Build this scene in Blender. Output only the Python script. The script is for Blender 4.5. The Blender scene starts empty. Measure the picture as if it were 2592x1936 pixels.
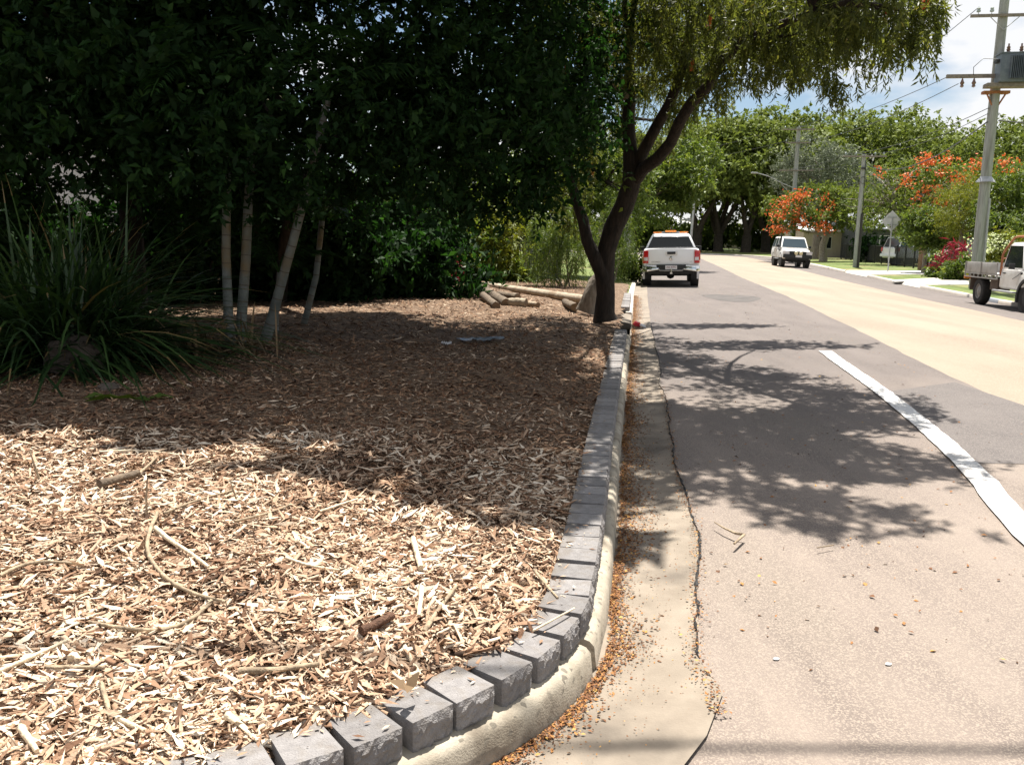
import bpy, math, random
import numpy as np
from mathutils import Vector, Matrix, Euler, noise as mnoise
rng = np.random.default_rng(11); random.seed(5)
sc = bpy.context.scene
COL = sc.collection
R = math.radians

# ------------------------------------------------------------------ camera
CAM_H, FPX = 1.6, 2200.0
PITCH, ROLL = math.atan((968 - 598) / FPX), R(1.0)
_f = np.array([0, math.cos(PITCH), -math.sin(PITCH)])
_u0 = np.cross([1, 0, 0], _f)
_r = np.array([1, 0, 0]) * math.cos(ROLL) + _u0 * math.sin(ROLL)
_u = -np.array([1, 0, 0]) * math.sin(ROLL) + _u0 * math.cos(ROLL)
cam = bpy.data.cameras.new("camera"); camo = bpy.data.objects.new("camera", cam); COL.objects.link(camo)
cam.sensor_width = 36.0; cam.lens = 36.0 * FPX / 2592.0; cam.clip_start = 0.05; cam.clip_end = 5000
camo.matrix_world = Matrix(((_r[0], _u[0], -_f[0], 0), (_r[1], _u[1], -_f[1], 0), (_r[2], _u[2], -_f[2], CAM_H), (0, 0, 0, 1)))
sc.camera = camo
O0 = np.array([0, 0, CAM_H])

# ------------------------------------------------------------------ sky, sun, exposure
SUN_EL, SUN_AZ = 68.0, 14.0          # azimuth measured from +Y towards +X
w = bpy.data.worlds.new("World"); sc.world = w; w.use_nodes = True
nt = w.node_tree; nt.nodes.clear()
out = nt.nodes.new("ShaderNodeOutputWorld"); bg = nt.nodes.new("ShaderNodeBackground")
sky = nt.nodes.new("ShaderNodeTexSky"); sky.sky_type = 'NISHITA'; sky.sun_disc = False
sky.sun_elevation = R(SUN_EL); sky.sun_rotation = R(SUN_AZ); sky.altitude = 20; sky.air_density = 1.0; sky.dust_density = 0.6; sky.ozone_density = 1.3
tc = nt.nodes.new("ShaderNodeTexCoord")
mp = nt.nodes.new("ShaderNodeMapping"); mp.inputs["Scale"].default_value = (1.0, 1.0, 2.6); mp.inputs["Location"].default_value = (3.23, 1.2, 0.245)
nz = nt.nodes.new("ShaderNodeTexNoise"); nz.inputs["Scale"].default_value = 2.6; nz.inputs["Detail"].default_value = 8; nz.inputs["Roughness"].default_value = 0.52
cr = nt.nodes.new("ShaderNodeValToRGB"); cr.color_ramp.elements[0].position = 0.44; cr.color_ramp.elements[1].position = 0.53
mx = nt.nodes.new("ShaderNodeMix"); mx.data_type = 'RGBA'; mx.inputs[7].default_value = (8.8, 8.9, 9.1, 1)
L = nt.links.new
L(tc.outputs["Generated"], mp.inputs["Vector"]); L(mp.outputs[0], nz.inputs["Vector"]); L(nz.outputs["Fac"], cr.inputs["Fac"])
L(cr.outputs["Color"], mx.inputs[0]); L(sky.outputs["Color"], mx.inputs[6]); L(mx.outputs[2], bg.inputs["Color"])
bg.inputs["Strength"].default_value = 0.05; L(bg.outputs[0], out.inputs["Surface"])
sun = bpy.data.lights.new("sun", 'SUN'); suno = bpy.data.objects.new("sun", sun); COL.objects.link(suno)
sun.energy = 5.0; sun.angle = R(0.53); sun.color = (1.0, 0.95, 0.87)
_e, _a = R(SUN_EL), R(SUN_AZ)
SUNV = Vector((math.sin(_a) * math.cos(_e), math.cos(_a) * math.cos(_e), math.sin(_e)))
suno.rotation_euler = SUNV.to_track_quat('Z', 'Y').to_euler(); suno.location = (0, 0, 60)
sc.view_settings.view_transform = 'Standard'; sc.view_settings.look = 'None'; sc.view_settings.gamma = 1.0
sc.view_settings.use_curve_mapping = False; sc.view_settings.exposure = 1.15
sc.cycles.use_denoising = True
sc.cycles.max_bounces = 7; sc.cycles.diffuse_bounces = 3; sc.cycles.glossy_bounces = 3; sc.cycles.transmission_bounces = 4; sc.cycles.transparent_max_bounces = 6
sc.cycles.sample_clamp_indirect = 6.0; sc.cycles.caustics_reflective = False; sc.cycles.caustics_refractive = False

# ------------------------------------------------------------------ survey helpers (photo point -> place in the world)
def ray(x, y): return _f + _r * (x - 1296) / FPX + _u * (968 - y) / FPX
def g(x, y, z=0.0):
    d = ray(x, y); return d * ((z - CAM_H) / d[2]) + O0
def at(x, y, Y):
    d = ray(x, y); return d * (Y / d[1]) + O0

# ------------------------------------------------------------------ materials
MAT = {}
def _new(name):
    m = bpy.data.materials.new(name); m.use_nodes = True
    b = m.node_tree.nodes["Principled BSDF"]; MAT[name] = m
    return m, m.node_tree, b
def M(name, c1, c2=None, scale=8.0, rough=0.6, bump=0.0, bscale=None, metal=0.0, spec=0.4, detail=6, stretch=(1, 1, 1), c3=None, s3=1.0, coat=0.0, lo=0.35, hi=0.65, speck=None, speck_scale=120.0, speck_lo=0.62):
    m, t, b = _new(name)
    b.inputs["Roughness"].default_value = rough; b.inputs["Metallic"].default_value = metal
    b.inputs["Specular IOR Level"].default_value = spec
    if coat: b.inputs["Coat Weight"].default_value = coat; b.inputs["Coat Roughness"].default_value = 0.08
    co = t.nodes.new("ShaderNodeTexCoord"); ma = t.nodes.new("ShaderNodeMapping"); ma.inputs["Scale"].default_value = stretch
    t.links.new(co.outputs["Object"], ma.inputs["Vector"])
    if c2 is None:
        b.inputs["Base Color"].default_value = (*c1, 1); last = None
    else:
        n = t.nodes.new("ShaderNodeTexNoise"); n.inputs["Scale"].default_value = scale; n.inputs["Detail"].default_value = detail; n.inputs["Roughness"].default_value = 0.65
        r = t.nodes.new("ShaderNodeValToRGB"); e = r.color_ramp.elements
        e[0].position = lo; e[0].color = (*c1, 1); e[1].position = hi; e[1].color = (*c2, 1)
        t.links.new(ma.outputs[0], n.inputs["Vector"]); t.links.new(n.outputs["Fac"], r.inputs["Fac"]); last = r.outputs["Color"]
        if c3 is not None:
            n3 = t.nodes.new("ShaderNodeTexNoise"); n3.inputs["Scale"].default_value = s3; n3.inputs["Detail"].default_value = 5
            r3 = t.nodes.new("ShaderNodeValToRGB"); r3.color_ramp.elements[0].position = 0.5; r3.color_ramp.elements[1].position = 0.68
            t.links.new(ma.outputs[0], n3.inputs["Vector"]); t.links.new(n3.outputs["Fac"], r3.inputs["Fac"])
            x = t.nodes.new("ShaderNodeMix"); x.data_type = 'RGBA'; x.inputs[7].default_value = (*c3, 1)
            t.links.new(r3.outputs["Color"], x.inputs[0]); t.links.new(last, x.inputs[6]); last = x.outputs[2]
        if speck is not None:
            v = t.nodes.new("ShaderNodeTexVoronoi"); v.inputs["Scale"].default_value = speck_scale
            sp = t.nodes.new("ShaderNodeSeparateColor"); t.links.new(co.outputs["Object"], v.inputs["Vector"]); t.links.new(v.outputs["Color"], sp.inputs[0])
            r4 = t.nodes.new("ShaderNodeValToRGB"); r4.color_ramp.elements[0].position = speck_lo; r4.color_ramp.elements[1].position = min(1, speck_lo + 0.12)
            t.links.new(sp.outputs[0], r4.inputs["Fac"])
            x = t.nodes.new("ShaderNodeMix"); x.data_type = 'RGBA'; x.inputs[7].default_value = (*speck, 1)
            t.links.new(r4.outputs["Color"], x.inputs[0]); t.links.new(last, x.inputs[6]); last = x.outputs[2]
        t.links.new(last, b.inputs["Base Color"])
    if bump:
        n2 = t.nodes.new("ShaderNodeTexNoise"); n2.inputs["Scale"].default_value = bscale or scale * 4; n2.inputs["Detail"].default_value = 5
        t.links.new(ma.outputs[0], n2.inputs["Vector"])
        bp = t.nodes.new("ShaderNodeBump"); bp.inputs["Strength"].default_value = bump; bp.inputs["Distance"].default_value = 0.02
        t.links.new(n2.outputs["Fac"], bp.inputs["Height"]); t.links.new(bp.outputs[0], b.inputs["Normal"])
    return m
def MR(name, stops, rough=0.6, trans=0.0, spec=0.3, tcol=(1, 1, 1), bump=0.0):
    """material coloured by the per-piece attribute rnd (leaves, chips); trans = light passing through"""
    m, t, b = _new(name)
    a = t.nodes.new("ShaderNodeAttribute"); a.attribute_name = "rnd"
    r = t.nodes.new("ShaderNodeValToRGB"); e = r.color_ramp.elements
    while len(e) < len(stops): e.new(0.5)
    for i, (p, c) in enumerate(stops): e[i].position = p; e[i].color = (*c, 1)
    t.links.new(a.outputs["Fac"], r.inputs["Fac"]); t.links.new(r.outputs["Color"], b.inputs["Base Color"])
    b.inputs["Roughness"].default_value = rough; b.inputs["Specular IOR Level"].default_value = spec
    if bump:
        co = t.nodes.new("ShaderNodeTexCoord"); n2 = t.nodes.new("ShaderNodeTexNoise"); n2.inputs["Scale"].default_value = 90
        t.links.new(co.outputs["Object"], n2.inputs["Vector"])
        bp = t.nodes.new("ShaderNodeBump"); bp.inputs["Strength"].default_value = bump; bp.inputs["Distance"].default_value = 0.01
        t.links.new(n2.outputs["Fac"], bp.inputs["Height"]); t.links.new(bp.outputs[0], b.inputs["Normal"])
    if trans:
        tr = t.nodes.new("ShaderNodeBsdfTranslucent"); mi = t.nodes.new("ShaderNodeMixShader"); mi.inputs[0].default_value = trans
        k = t.nodes.new("ShaderNodeMix"); k.data_type = 'RGBA'; k.blend_type = 'MULTIPLY'; k.inputs[0].default_value = 1.0; k.inputs[7].default_value = (*tcol, 1)
        t.links.new(r.outputs["Color"], k.inputs[6]); t.links.new(k.outputs[2], tr.inputs["Color"])
        o = t.nodes["Material Output"]
        t.links.new(b.outputs[0], mi.inputs[1]); t.links.new(tr.outputs[0], mi.inputs[2]); t.links.new(mi.outputs[0], o.inputs["Surface"])
    return m
def MG(name, col=(0.02, 0.025, 0.03), rough=0.05):
    m, t, b = _new(name); b.inputs["Base Color"].default_value = (*col, 1); b.inputs["Roughness"].default_value = rough
    b.inputs["Specular IOR Level"].default_value = 0.35
    return m

# setting
def worn(m, y0, y1, col):
    # seal polished pale by turning traffic near the junction: mixes towards col as y falls from y1 to y0
    t = m.node_tree; b = t.nodes["Principled BSDF"]; src = b.inputs["Base Color"].links[0].from_socket
    co = t.nodes.new("ShaderNodeTexCoord"); se = t.nodes.new("ShaderNodeSeparateXYZ"); t.links.new(co.outputs["Object"], se.inputs[0])
    n = t.nodes.new("ShaderNodeTexNoise"); n.inputs["Scale"].default_value = 0.9; n.inputs["Detail"].default_value = 5; t.links.new(co.outputs["Object"], n.inputs["Vector"])
    a = t.nodes.new("ShaderNodeMath"); a.operation = 'MULTIPLY_ADD'; a.inputs[1].default_value = 5.0; t.links.new(n.outputs["Fac"], a.inputs[0]); t.links.new(se.outputs["Y"], a.inputs[2])
    r = t.nodes.new("ShaderNodeMapRange"); r.inputs[1].default_value = y1 + 2.5; r.inputs[2].default_value = y0 + 2.5; t.links.new(a.outputs[0], r.inputs[0])
    k = t.nodes.new("ShaderNodeMix"); k.data_type = 'RGBA'; k.blend_type = 'MULTIPLY'; k.inputs[7].default_value = (*col, 1); t.links.new(r.outputs[0], k.inputs[0]); t.links.new(src, k.inputs[6]); t.links.new(k.outputs[2], b.inputs["Base Color"])
M('asphalt', (0.1, 0.083, 0.077), (0.148, 0.124, 0.113), scale=2.4, rough=0.85, bump=0.5, bscale=190, stretch=(1, 0.22, 1), c3=(0.118, 0.1, 0.089), s3=0.9, speck=(0.172, 0.146, 0.13), speck_scale=190, speck_lo=0.62)
M('asphalt_grey', (0.10, 0.087, 0.083), (0.13, 0.113, 0.106), scale=1.6, rough=0.85, bump=0.4, bscale=150, speck=(0.18, 0.158, 0.142), speck_scale=150, speck_lo=0.7)
M('asphalt_stain', (0.07, 0.062, 0.058), (0.11, 0.097, 0.09), scale=2.5, rough=0.85, bump=0.3, bscale=150)
worn(MAT['asphalt'], 4.5, 10.5, (1.68, 1.63, 1.5))
M('asphalt_tan', (0.19, 0.155, 0.125), (0.27, 0.222, 0.18), scale=2.2, rough=0.85, bump=0.55, bscale=120, c3=(0.165, 0.14, 0.122), s3=0.5, speck=(0.34, 0.29, 0.24), speck_scale=150, speck_lo=0.7)
M('seal_tan', (0.225, 0.178, 0.132), (0.285, 0.23, 0.172), scale=1.1, rough=0.85, bump=0.4, bscale=140, stretch=(1, 0.18, 1), c3=(0.2, 0.16, 0.12), s3=0.5, speck=(0.33, 0.275, 0.21), speck_scale=120, speck_lo=0.75)
M('tar', (0.02, 0.02, 0.021), (0.05, 0.048, 0.046), scale=30, rough=0.8, bump=0.5)
M('line_paint', (0.62, 0.605, 0.585), (0.78, 0.77, 0.75), scale=5, rough=0.65, bump=0.35, bscale=150, c3=(0.5, 0.475, 0.45), s3=2.2, speck=(0.32, 0.29, 0.27), speck_scale=120, speck_lo=0.84)
M('gutter_conc', (0.195, 0.16, 0.123), (0.27, 0.226, 0.177), scale=3.5, rough=0.85, bump=0.2, bscale=120, c3=(0.115, 0.095, 0.075), s3=2.2)
M('kerb_conc', (0.31, 0.268, 0.205), (0.43, 0.38, 0.3), scale=9, rough=0.9, bump=0.22, bscale=150, c3=(0.17, 0.14, 0.105), s3=5, speck=(0.16, 0.14, 0.11), speck_scale=55, speck_lo=0.9)
M('kerb_pale', (0.5, 0.45, 0.39), (0.62, 0.56, 0.49), scale=2, rough=0.85, bump=0.15)
M('drive_conc', (0.55, 0.52, 0.47), (0.68, 0.64, 0.58), scale=1.2, rough=0.85, bump=0.1)
M('mulch_base', (0.05, 0.03, 0.018), (0.2, 0.125, 0.075), scale=26, rough=0.95, bump=1.0, bscale=70, c3=(0.3, 0.21, 0.135), s3=17)
M('lawn', (0.075, 0.12, 0.022), (0.14, 0.17, 0.04), scale=0.9, rough=0.9, bump=0.8, bscale=45, c3=(0.24, 0.2, 0.085), s3=0.28)
M('ground', (0.10, 0.10, 0.035), (0.17, 0.14, 0.07), scale=0.15, rough=0.95, bump=0.5, bscale=6)
M('dirt', (0.2, 0.14, 0.085), (0.3, 0.21, 0.13), scale=3, rough=0.95, bump=0.5)
M('block', (0.205, 0.192, 0.188), (0.27, 0.255, 0.248), scale=30, rough=0.92, bump=0.55, bscale=170, c3=(0.19, 0.165, 0.14), s3=9, speck=(0.27, 0.26, 0.25), speck_scale=260, speck_lo=0.95)
# block-to-block tone: each casting a little lighter or darker, with soil marks
_t = MAT['block'].node_tree; _b = _t.nodes["Principled BSDF"]; _src = _b.inputs["Base Color"].links[0].from_socket
_oi = _t.nodes.new("ShaderNodeObjectInfo"); _mr = _t.nodes.new("ShaderNodeMapRange"); _mr.inputs[3].default_value = 0.82; _mr.inputs[4].default_value = 1.16
_k = _t.nodes.new("ShaderNodeMix"); _k.data_type = 'RGBA'; _k.blend_type = 'MULTIPLY'; _k.inputs[0].default_value = 1.0
_t.links.new(_oi.outputs["Random"], _mr.inputs[0]); _t.links.new(_mr.outputs[0], _k.inputs[7]); _t.links.new(_src, _k.inputs[6]); _t.links.new(_k.outputs[2], _b.inputs["Base Color"])
# vegetation
M('bark_dark', (0.011, 0.008, 0.006), (0.04, 0.028, 0.02), scale=14, rough=0.95, bump=1.0, bscale=40, stretch=(1, 1, 0.25))
M('bark_grey', (0.13, 0.105, 0.08), (0.28, 0.24, 0.19), scale=12, rough=0.9, bump=0.9, bscale=30, stretch=(1, 1, 0.3))
M('bark_poin', (0.24, 0.21, 0.17), (0.42, 0.38, 0.32), scale=10, rough=0.9, bump=0.6)
M('bark_rain', (0.03, 0.024, 0.018), (0.075, 0.06, 0.045), scale=5, rough=0.95, bump=0.8)
M('palm_stem', (0.09, 0.1, 0.09), (0.17, 0.178, 0.165), scale=7, rough=0.6, bump=0.3, c3=(0.16, 0.11, 0.05), s3=2.2)
M('palm_ring', (0.07, 0.055, 0.04), (0.12, 0.095, 0.07), scale=20, rough=0.9)
M('log_pale', (0.3, 0.24, 0.17), (0.47, 0.39, 0.29), scale=7, rough=0.85, bump=0.5, stretch=(1, 1, 1), c3=(0.26, 0.18, 0.11), s3=3)
M('log_brown', (0.09, 0.066, 0.047), (0.19, 0.145, 0.1), scale=9, rough=0.9, bump=0.8)
M('log_end', (0.17, 0.115, 0.07), (0.27, 0.19, 0.12), scale=30, rough=0.9)
M('stick', (0.2, 0.15, 0.10), (0.46, 0.36, 0.24), scale=18, rough=0.9, bump=0.5)
M('stick_pale', (0.55, 0.44, 0.30), (0.78, 0.66, 0.48), scale=22, rough=0.9, bump=0.4)
M('bark_piece', (0.07, 0.035, 0.02), (0.17, 0.09, 0.055), scale=25, rough=0.9, bump=0.7)
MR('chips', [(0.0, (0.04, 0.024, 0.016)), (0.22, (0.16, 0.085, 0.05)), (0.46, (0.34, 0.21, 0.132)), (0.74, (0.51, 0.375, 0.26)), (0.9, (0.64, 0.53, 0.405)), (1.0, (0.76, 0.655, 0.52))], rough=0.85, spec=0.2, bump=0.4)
MR('chips_brown', [(0.0, (0.022, 0.012, 0.008)), (0.25, (0.09, 0.042, 0.024)), (0.55, (0.2, 0.105, 0.058)), (0.85, (0.36, 0.225, 0.135)), (1.0, (0.58, 0.45, 0.33))], rough=0.85, spec=0.2, bump=0.4)  # browner mulch, with some of the bed's shade put into the colour
MR('litter', [(0.0, (0.07, 0.035, 0.018)), (0.5, (0.2, 0.085, 0.035)), (0.85, (0.36, 0.165, 0.05)), (1.0, (0.5, 0.31, 0.09))], rough=0.7, spec=0.2)
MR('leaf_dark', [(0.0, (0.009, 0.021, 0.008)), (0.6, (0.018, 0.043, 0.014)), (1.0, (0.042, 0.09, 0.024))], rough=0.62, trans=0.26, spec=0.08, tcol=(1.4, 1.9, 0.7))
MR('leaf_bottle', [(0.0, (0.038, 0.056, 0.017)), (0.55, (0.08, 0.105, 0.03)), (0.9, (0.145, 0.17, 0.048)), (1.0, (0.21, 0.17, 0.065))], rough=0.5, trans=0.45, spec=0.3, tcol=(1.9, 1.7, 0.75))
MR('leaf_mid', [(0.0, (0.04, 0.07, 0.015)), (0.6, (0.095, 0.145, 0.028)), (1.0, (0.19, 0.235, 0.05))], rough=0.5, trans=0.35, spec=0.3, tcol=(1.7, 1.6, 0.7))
MR('leaf_rain', [(0.0, (0.085, 0.118, 0.03)), (0.6, (0.15, 0.19, 0.048)), (1.0, (0.2, 0.235, 0.065))], rough=0.65, trans=0.25, spec=0.15, tcol=(1.4, 1.4, 0.8))
MR('leaf_poin', [(0.0, (0.065, 0.10, 0.025)), (0.6, (0.13, 0.17, 0.04)), (1.0, (0.2, 0.235, 0.06))], rough=0.6, trans=0.3, spec=0.15, tcol=(1.5, 1.5, 0.7))
MR('leaf_grey', [(0.0, (0.10, 0.125, 0.07)), (0.6, (0.17, 0.2, 0.13)), (1.0, (0.29, 0.31, 0.22))], rough=0.6, trans=0.2, spec=0.2)
MR('leaf_yellow', [(0.0, (0.08, 0.105, 0.015)), (0.6, (0.15, 0.175, 0.025)), (1.0, (0.26, 0.26, 0.05))], rough=0.55, trans=0.35, spec=0.2, tcol=(1.5, 1.4, 0.6))
MR('leaf_strap', [(0.0, (0.012, 0.03, 0.009)), (0.6, (0.026, 0.055, 0.015)), (0.9, (0.055, 0.10, 0.025)), (1.0, (0.17, 0.12, 0.05))], rough=0.4, trans=0.15, spec=0.4, tcol=(1.5, 1.7, 0.7))
MR('flower_red', [(0.0, (0.5, 0.08, 0.025)), (0.6, (0.72, 0.17, 0.045)), (1.0, (0.78, 0.29, 0.09))], rough=0.6, trans=0.25)
MR('leaf_red', [(0.0, (0.12, 0.01, 0.02)), (1.0, (0.42, 0.03, 0.06))], rough=0.5, trans=0.3)
MR('flower_white', [(0.0, (0.5, 0.6, 0.2)), (1.0, (0.8, 0.82, 0.62))], rough=0.6, trans=0.3)
MR('leaf_dry', [(0.0, (0.12, 0.075, 0.04)), (1.0, (0.33, 0.23, 0.13))], rough=0.8, trans=0.15)
# made things
M('white_paint', (0.82, 0.82, 0.82), (0.88, 0.88, 0.88), scale=1.5, rough=0.3, spec=0.5, coat=0.5)
M('white_dusty', (0.68, 0.66, 0.63), (0.82, 0.81, 0.79), scale=2.0, rough=0.45, spec=0.45, coat=0.2, c3=(0.42, 0.36, 0.3), s3=0.9)
M('black_plastic', (0.015, 0.015, 0.016), (0.03, 0.03, 0.03), scale=10, rough=0.6)
M('tyre', (0.014, 0.013, 0.013), (0.032, 0.029, 0.027), scale=12, rough=0.85, bump=0.4)
M('chrome', (0.6, 0.6, 0.6), (0.75, 0.75, 0.75), scale=5, rough=0.12, metal=1.0)
M('alloy', (0.3, 0.3, 0.3), (0.45, 0.45, 0.44), scale=8, rough=0.35, metal=0.9)
M('steel_rim', (0.2, 0.19, 0.18), (0.33, 0.31, 0.29), scale=8, rough=0.6, metal=0.2)
M('red_lens', (0.42, 0.008, 0.01), (0.55, 0.02, 0.02), scale=40, rough=0.12, coat=0.6)
M('clear_lens', (0.55, 0.5, 0.5), (0.72, 0.7, 0.7), scale=40, rough=0.1, coat=0.6)
M('amber', (0.75, 0.2, 0.02), (0.85, 0.3, 0.04), scale=40, rough=0.2, coat=0.4)
M('yellow_lamp', (0.62, 0.52, 0.3), (0.75, 0.66, 0.42), scale=30, rough=0.2, coat=0.3)
M('plate_white', (0.7, 0.68, 0.68), (0.76, 0.74, 0.74), scale=10, rough=0.4)
M('maroon', (0.18, 0.01, 0.03), rough=0.5)
M('alu_tray', (0.34, 0.33, 0.315), (0.47, 0.455, 0.435), scale=4, rough=0.55, metal=0.1, c3=(0.26, 0.235, 0.21), s3=2)
M('rust', (0.28, 0.10, 0.05), (0.42, 0.19, 0.09), scale=8, rough=0.8, bump=0.3)
M('mud', (0.09, 0.065, 0.05), (0.16, 0.12, 0.095), scale=6, rough=0.9)
MG('glass', (0.012, 0.015, 0.016)); MG('glass_blue', (0.045, 0.065, 0.08), 0.08)
M('pole_wood', (0.27, 0.28, 0.26), (0.4, 0.41, 0.385), scale=5, rough=0.85, bump=0.5, stretch=(6, 6, 0.4), c3=(0.2, 0.2, 0.18), s3=1.0)
M('pole_conduit', (0.03, 0.028, 0.026), (0.05, 0.046, 0.043), scale=8, rough=0.6)
M('galv', (0.32, 0.33, 0.34), (0.44, 0.45, 0.46), scale=6, rough=0.5, metal=0.4)
M('timber_grey', (0.17, 0.145, 0.12), (0.27, 0.235, 0.2), scale=9, rough=0.9, bump=0.5, stretch=(1, 1, 1))
M('transformer', (0.10, 0.125, 0.15), (0.16, 0.185, 0.21), scale=4, rough=0.55)
M('porcelain', (0.12, 0.06, 0.04), (0.2, 0.11, 0.08), scale=5, rough=0.2, coat=0.4)
M('glass_ins', (0.3, 0.36, 0.34), (0.42, 0.46, 0.44), scale=5, rough=0.15)
M('wire', (0.03, 0.03, 0.032), (0.06, 0.06, 0.06), scale=3, rough=0.5)
M('sign_back', (0.5, 0.51, 0.51), (0.6, 0.6, 0.6), scale=3, rough=0.5)
M('fence_black', (0.012, 0.012, 0.013), (0.025, 0.025, 0.026), scale=8, rough=0.5)
M('gate_green', (0.02, 0.045, 0.042), (0.04, 0.07, 0.065), scale=4, rough=0.6)
M('brick', (0.2, 0.11, 0.075), (0.3, 0.18, 0.125), scale=9, rough=0.9, bump=0.5)
M('fence_steel', (0.2, 0.22, 0.25), (0.29, 0.31, 0.34), scale=2, rough=0.6)
M('fence_dark', (0.07, 0.075, 0.08), (0.12, 0.125, 0.13), scale=5, rough=0.8, bump=0.3, stretch=(6, 6, 0.5))
M('wall_white', (0.66, 0.65, 0.62), (0.76, 0.75, 0.72), scale=1.5, rough=0.8)
M('roof_white', (0.68, 0.68, 0.68), (0.78, 0.78, 0.78), scale=1, rough=0.6)
M('wall_tan', (0.42, 0.36, 0.28), (0.5, 0.44, 0.35), scale=1.5, rough=0.8)
M('rock', (0.08, 0.062, 0.05), (0.15, 0.12, 0.095), scale=5, rough=0.95, bump=0.9)
M('plastic_grey', (0.12, 0.14, 0.16), (0.22, 0.25, 0.28), scale=5, rough=0.35)
M('red_litter', (0.5, 0.02, 0.03), (0.6, 0.04, 0.05), scale=8, rough=0.4)

# ------------------------------------------------------------------ mesh helpers
def tag(o, label=None, cat=None, group=None, kind=None):
    if label: o["label"] = label
    if cat: o["category"] = cat
    if group: o["group"] = group
    if kind: o["kind"] = kind
    return o
def empty(name, loc=(0, 0, 0), rot=(0, 0, 0)):
    o = bpy.data.objects.new(name, None); COL.objects.link(o); o.location = [float(v) for v in loc]; o.rotation_euler = rot
    o.empty_display_size = 0.2; return o
def link(name, me, mat, parent=None):
    o = bpy.data.objects.new(name, me); COL.objects.link(o)
    if mat and not me.materials: me.materials.append(MAT[mat])
    if parent is not None: o.parent = parent
    return o
def raw(name, V, F, mat, parent=None, smooth=None, rnd=None):
    me = bpy.data.meshes.new(name); me.from_pydata([tuple(float(c) for c in v) for v in V], [], [tuple(int(i) for i in f) for f in F])
    if smooth is not None:
        me.polygons.foreach_set("use_smooth", [True] * len(me.polygons)); me.set_sharp_from_angle(angle=R(smooth))
    if rnd is not None:
        a = me.attributes.new("rnd", 'FLOAT', 'FACE'); a.data.foreach_set("value", np.asarray(rnd, dtype=np.float32))
    me.update(); return link(name, me, mat, parent)
def fastmesh(name, V, quads, mat, parent=None, rnd=None, smooth=False):
    """V (n,3), quads (m,4) int arrays"""
    me = bpy.data.meshes.new(name); V = np.ascontiguousarray(V, dtype=np.float32); Q = np.ascontiguousarray(quads, dtype=np.int32)
    me.vertices.add(len(V)); me.vertices.foreach_set("co", V.ravel())
    k = Q.shape[1]
    me.loops.add(Q.size); me.loops.foreach_set("vertex_index", Q.ravel())
    me.polygons.add(len(Q)); me.polygons.foreach_set("loop_start", np.arange(0, Q.size, k, dtype=np.int32)); me.polygons.foreach_set("loop_total", np.full(len(Q), k, dtype=np.int32))
    if smooth: me.polygons.foreach_set("use_smooth", [True] * len(Q))
    if rnd is not None:
        a = me.attributes.new("rnd", 'FLOAT', 'FACE'); a.data.foreach_set("value", np.ascontiguousarray(rnd, dtype=np.float32))
    me.update(calc_edges=True); me.validate()
    return link(name, me, mat, parent)
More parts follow.
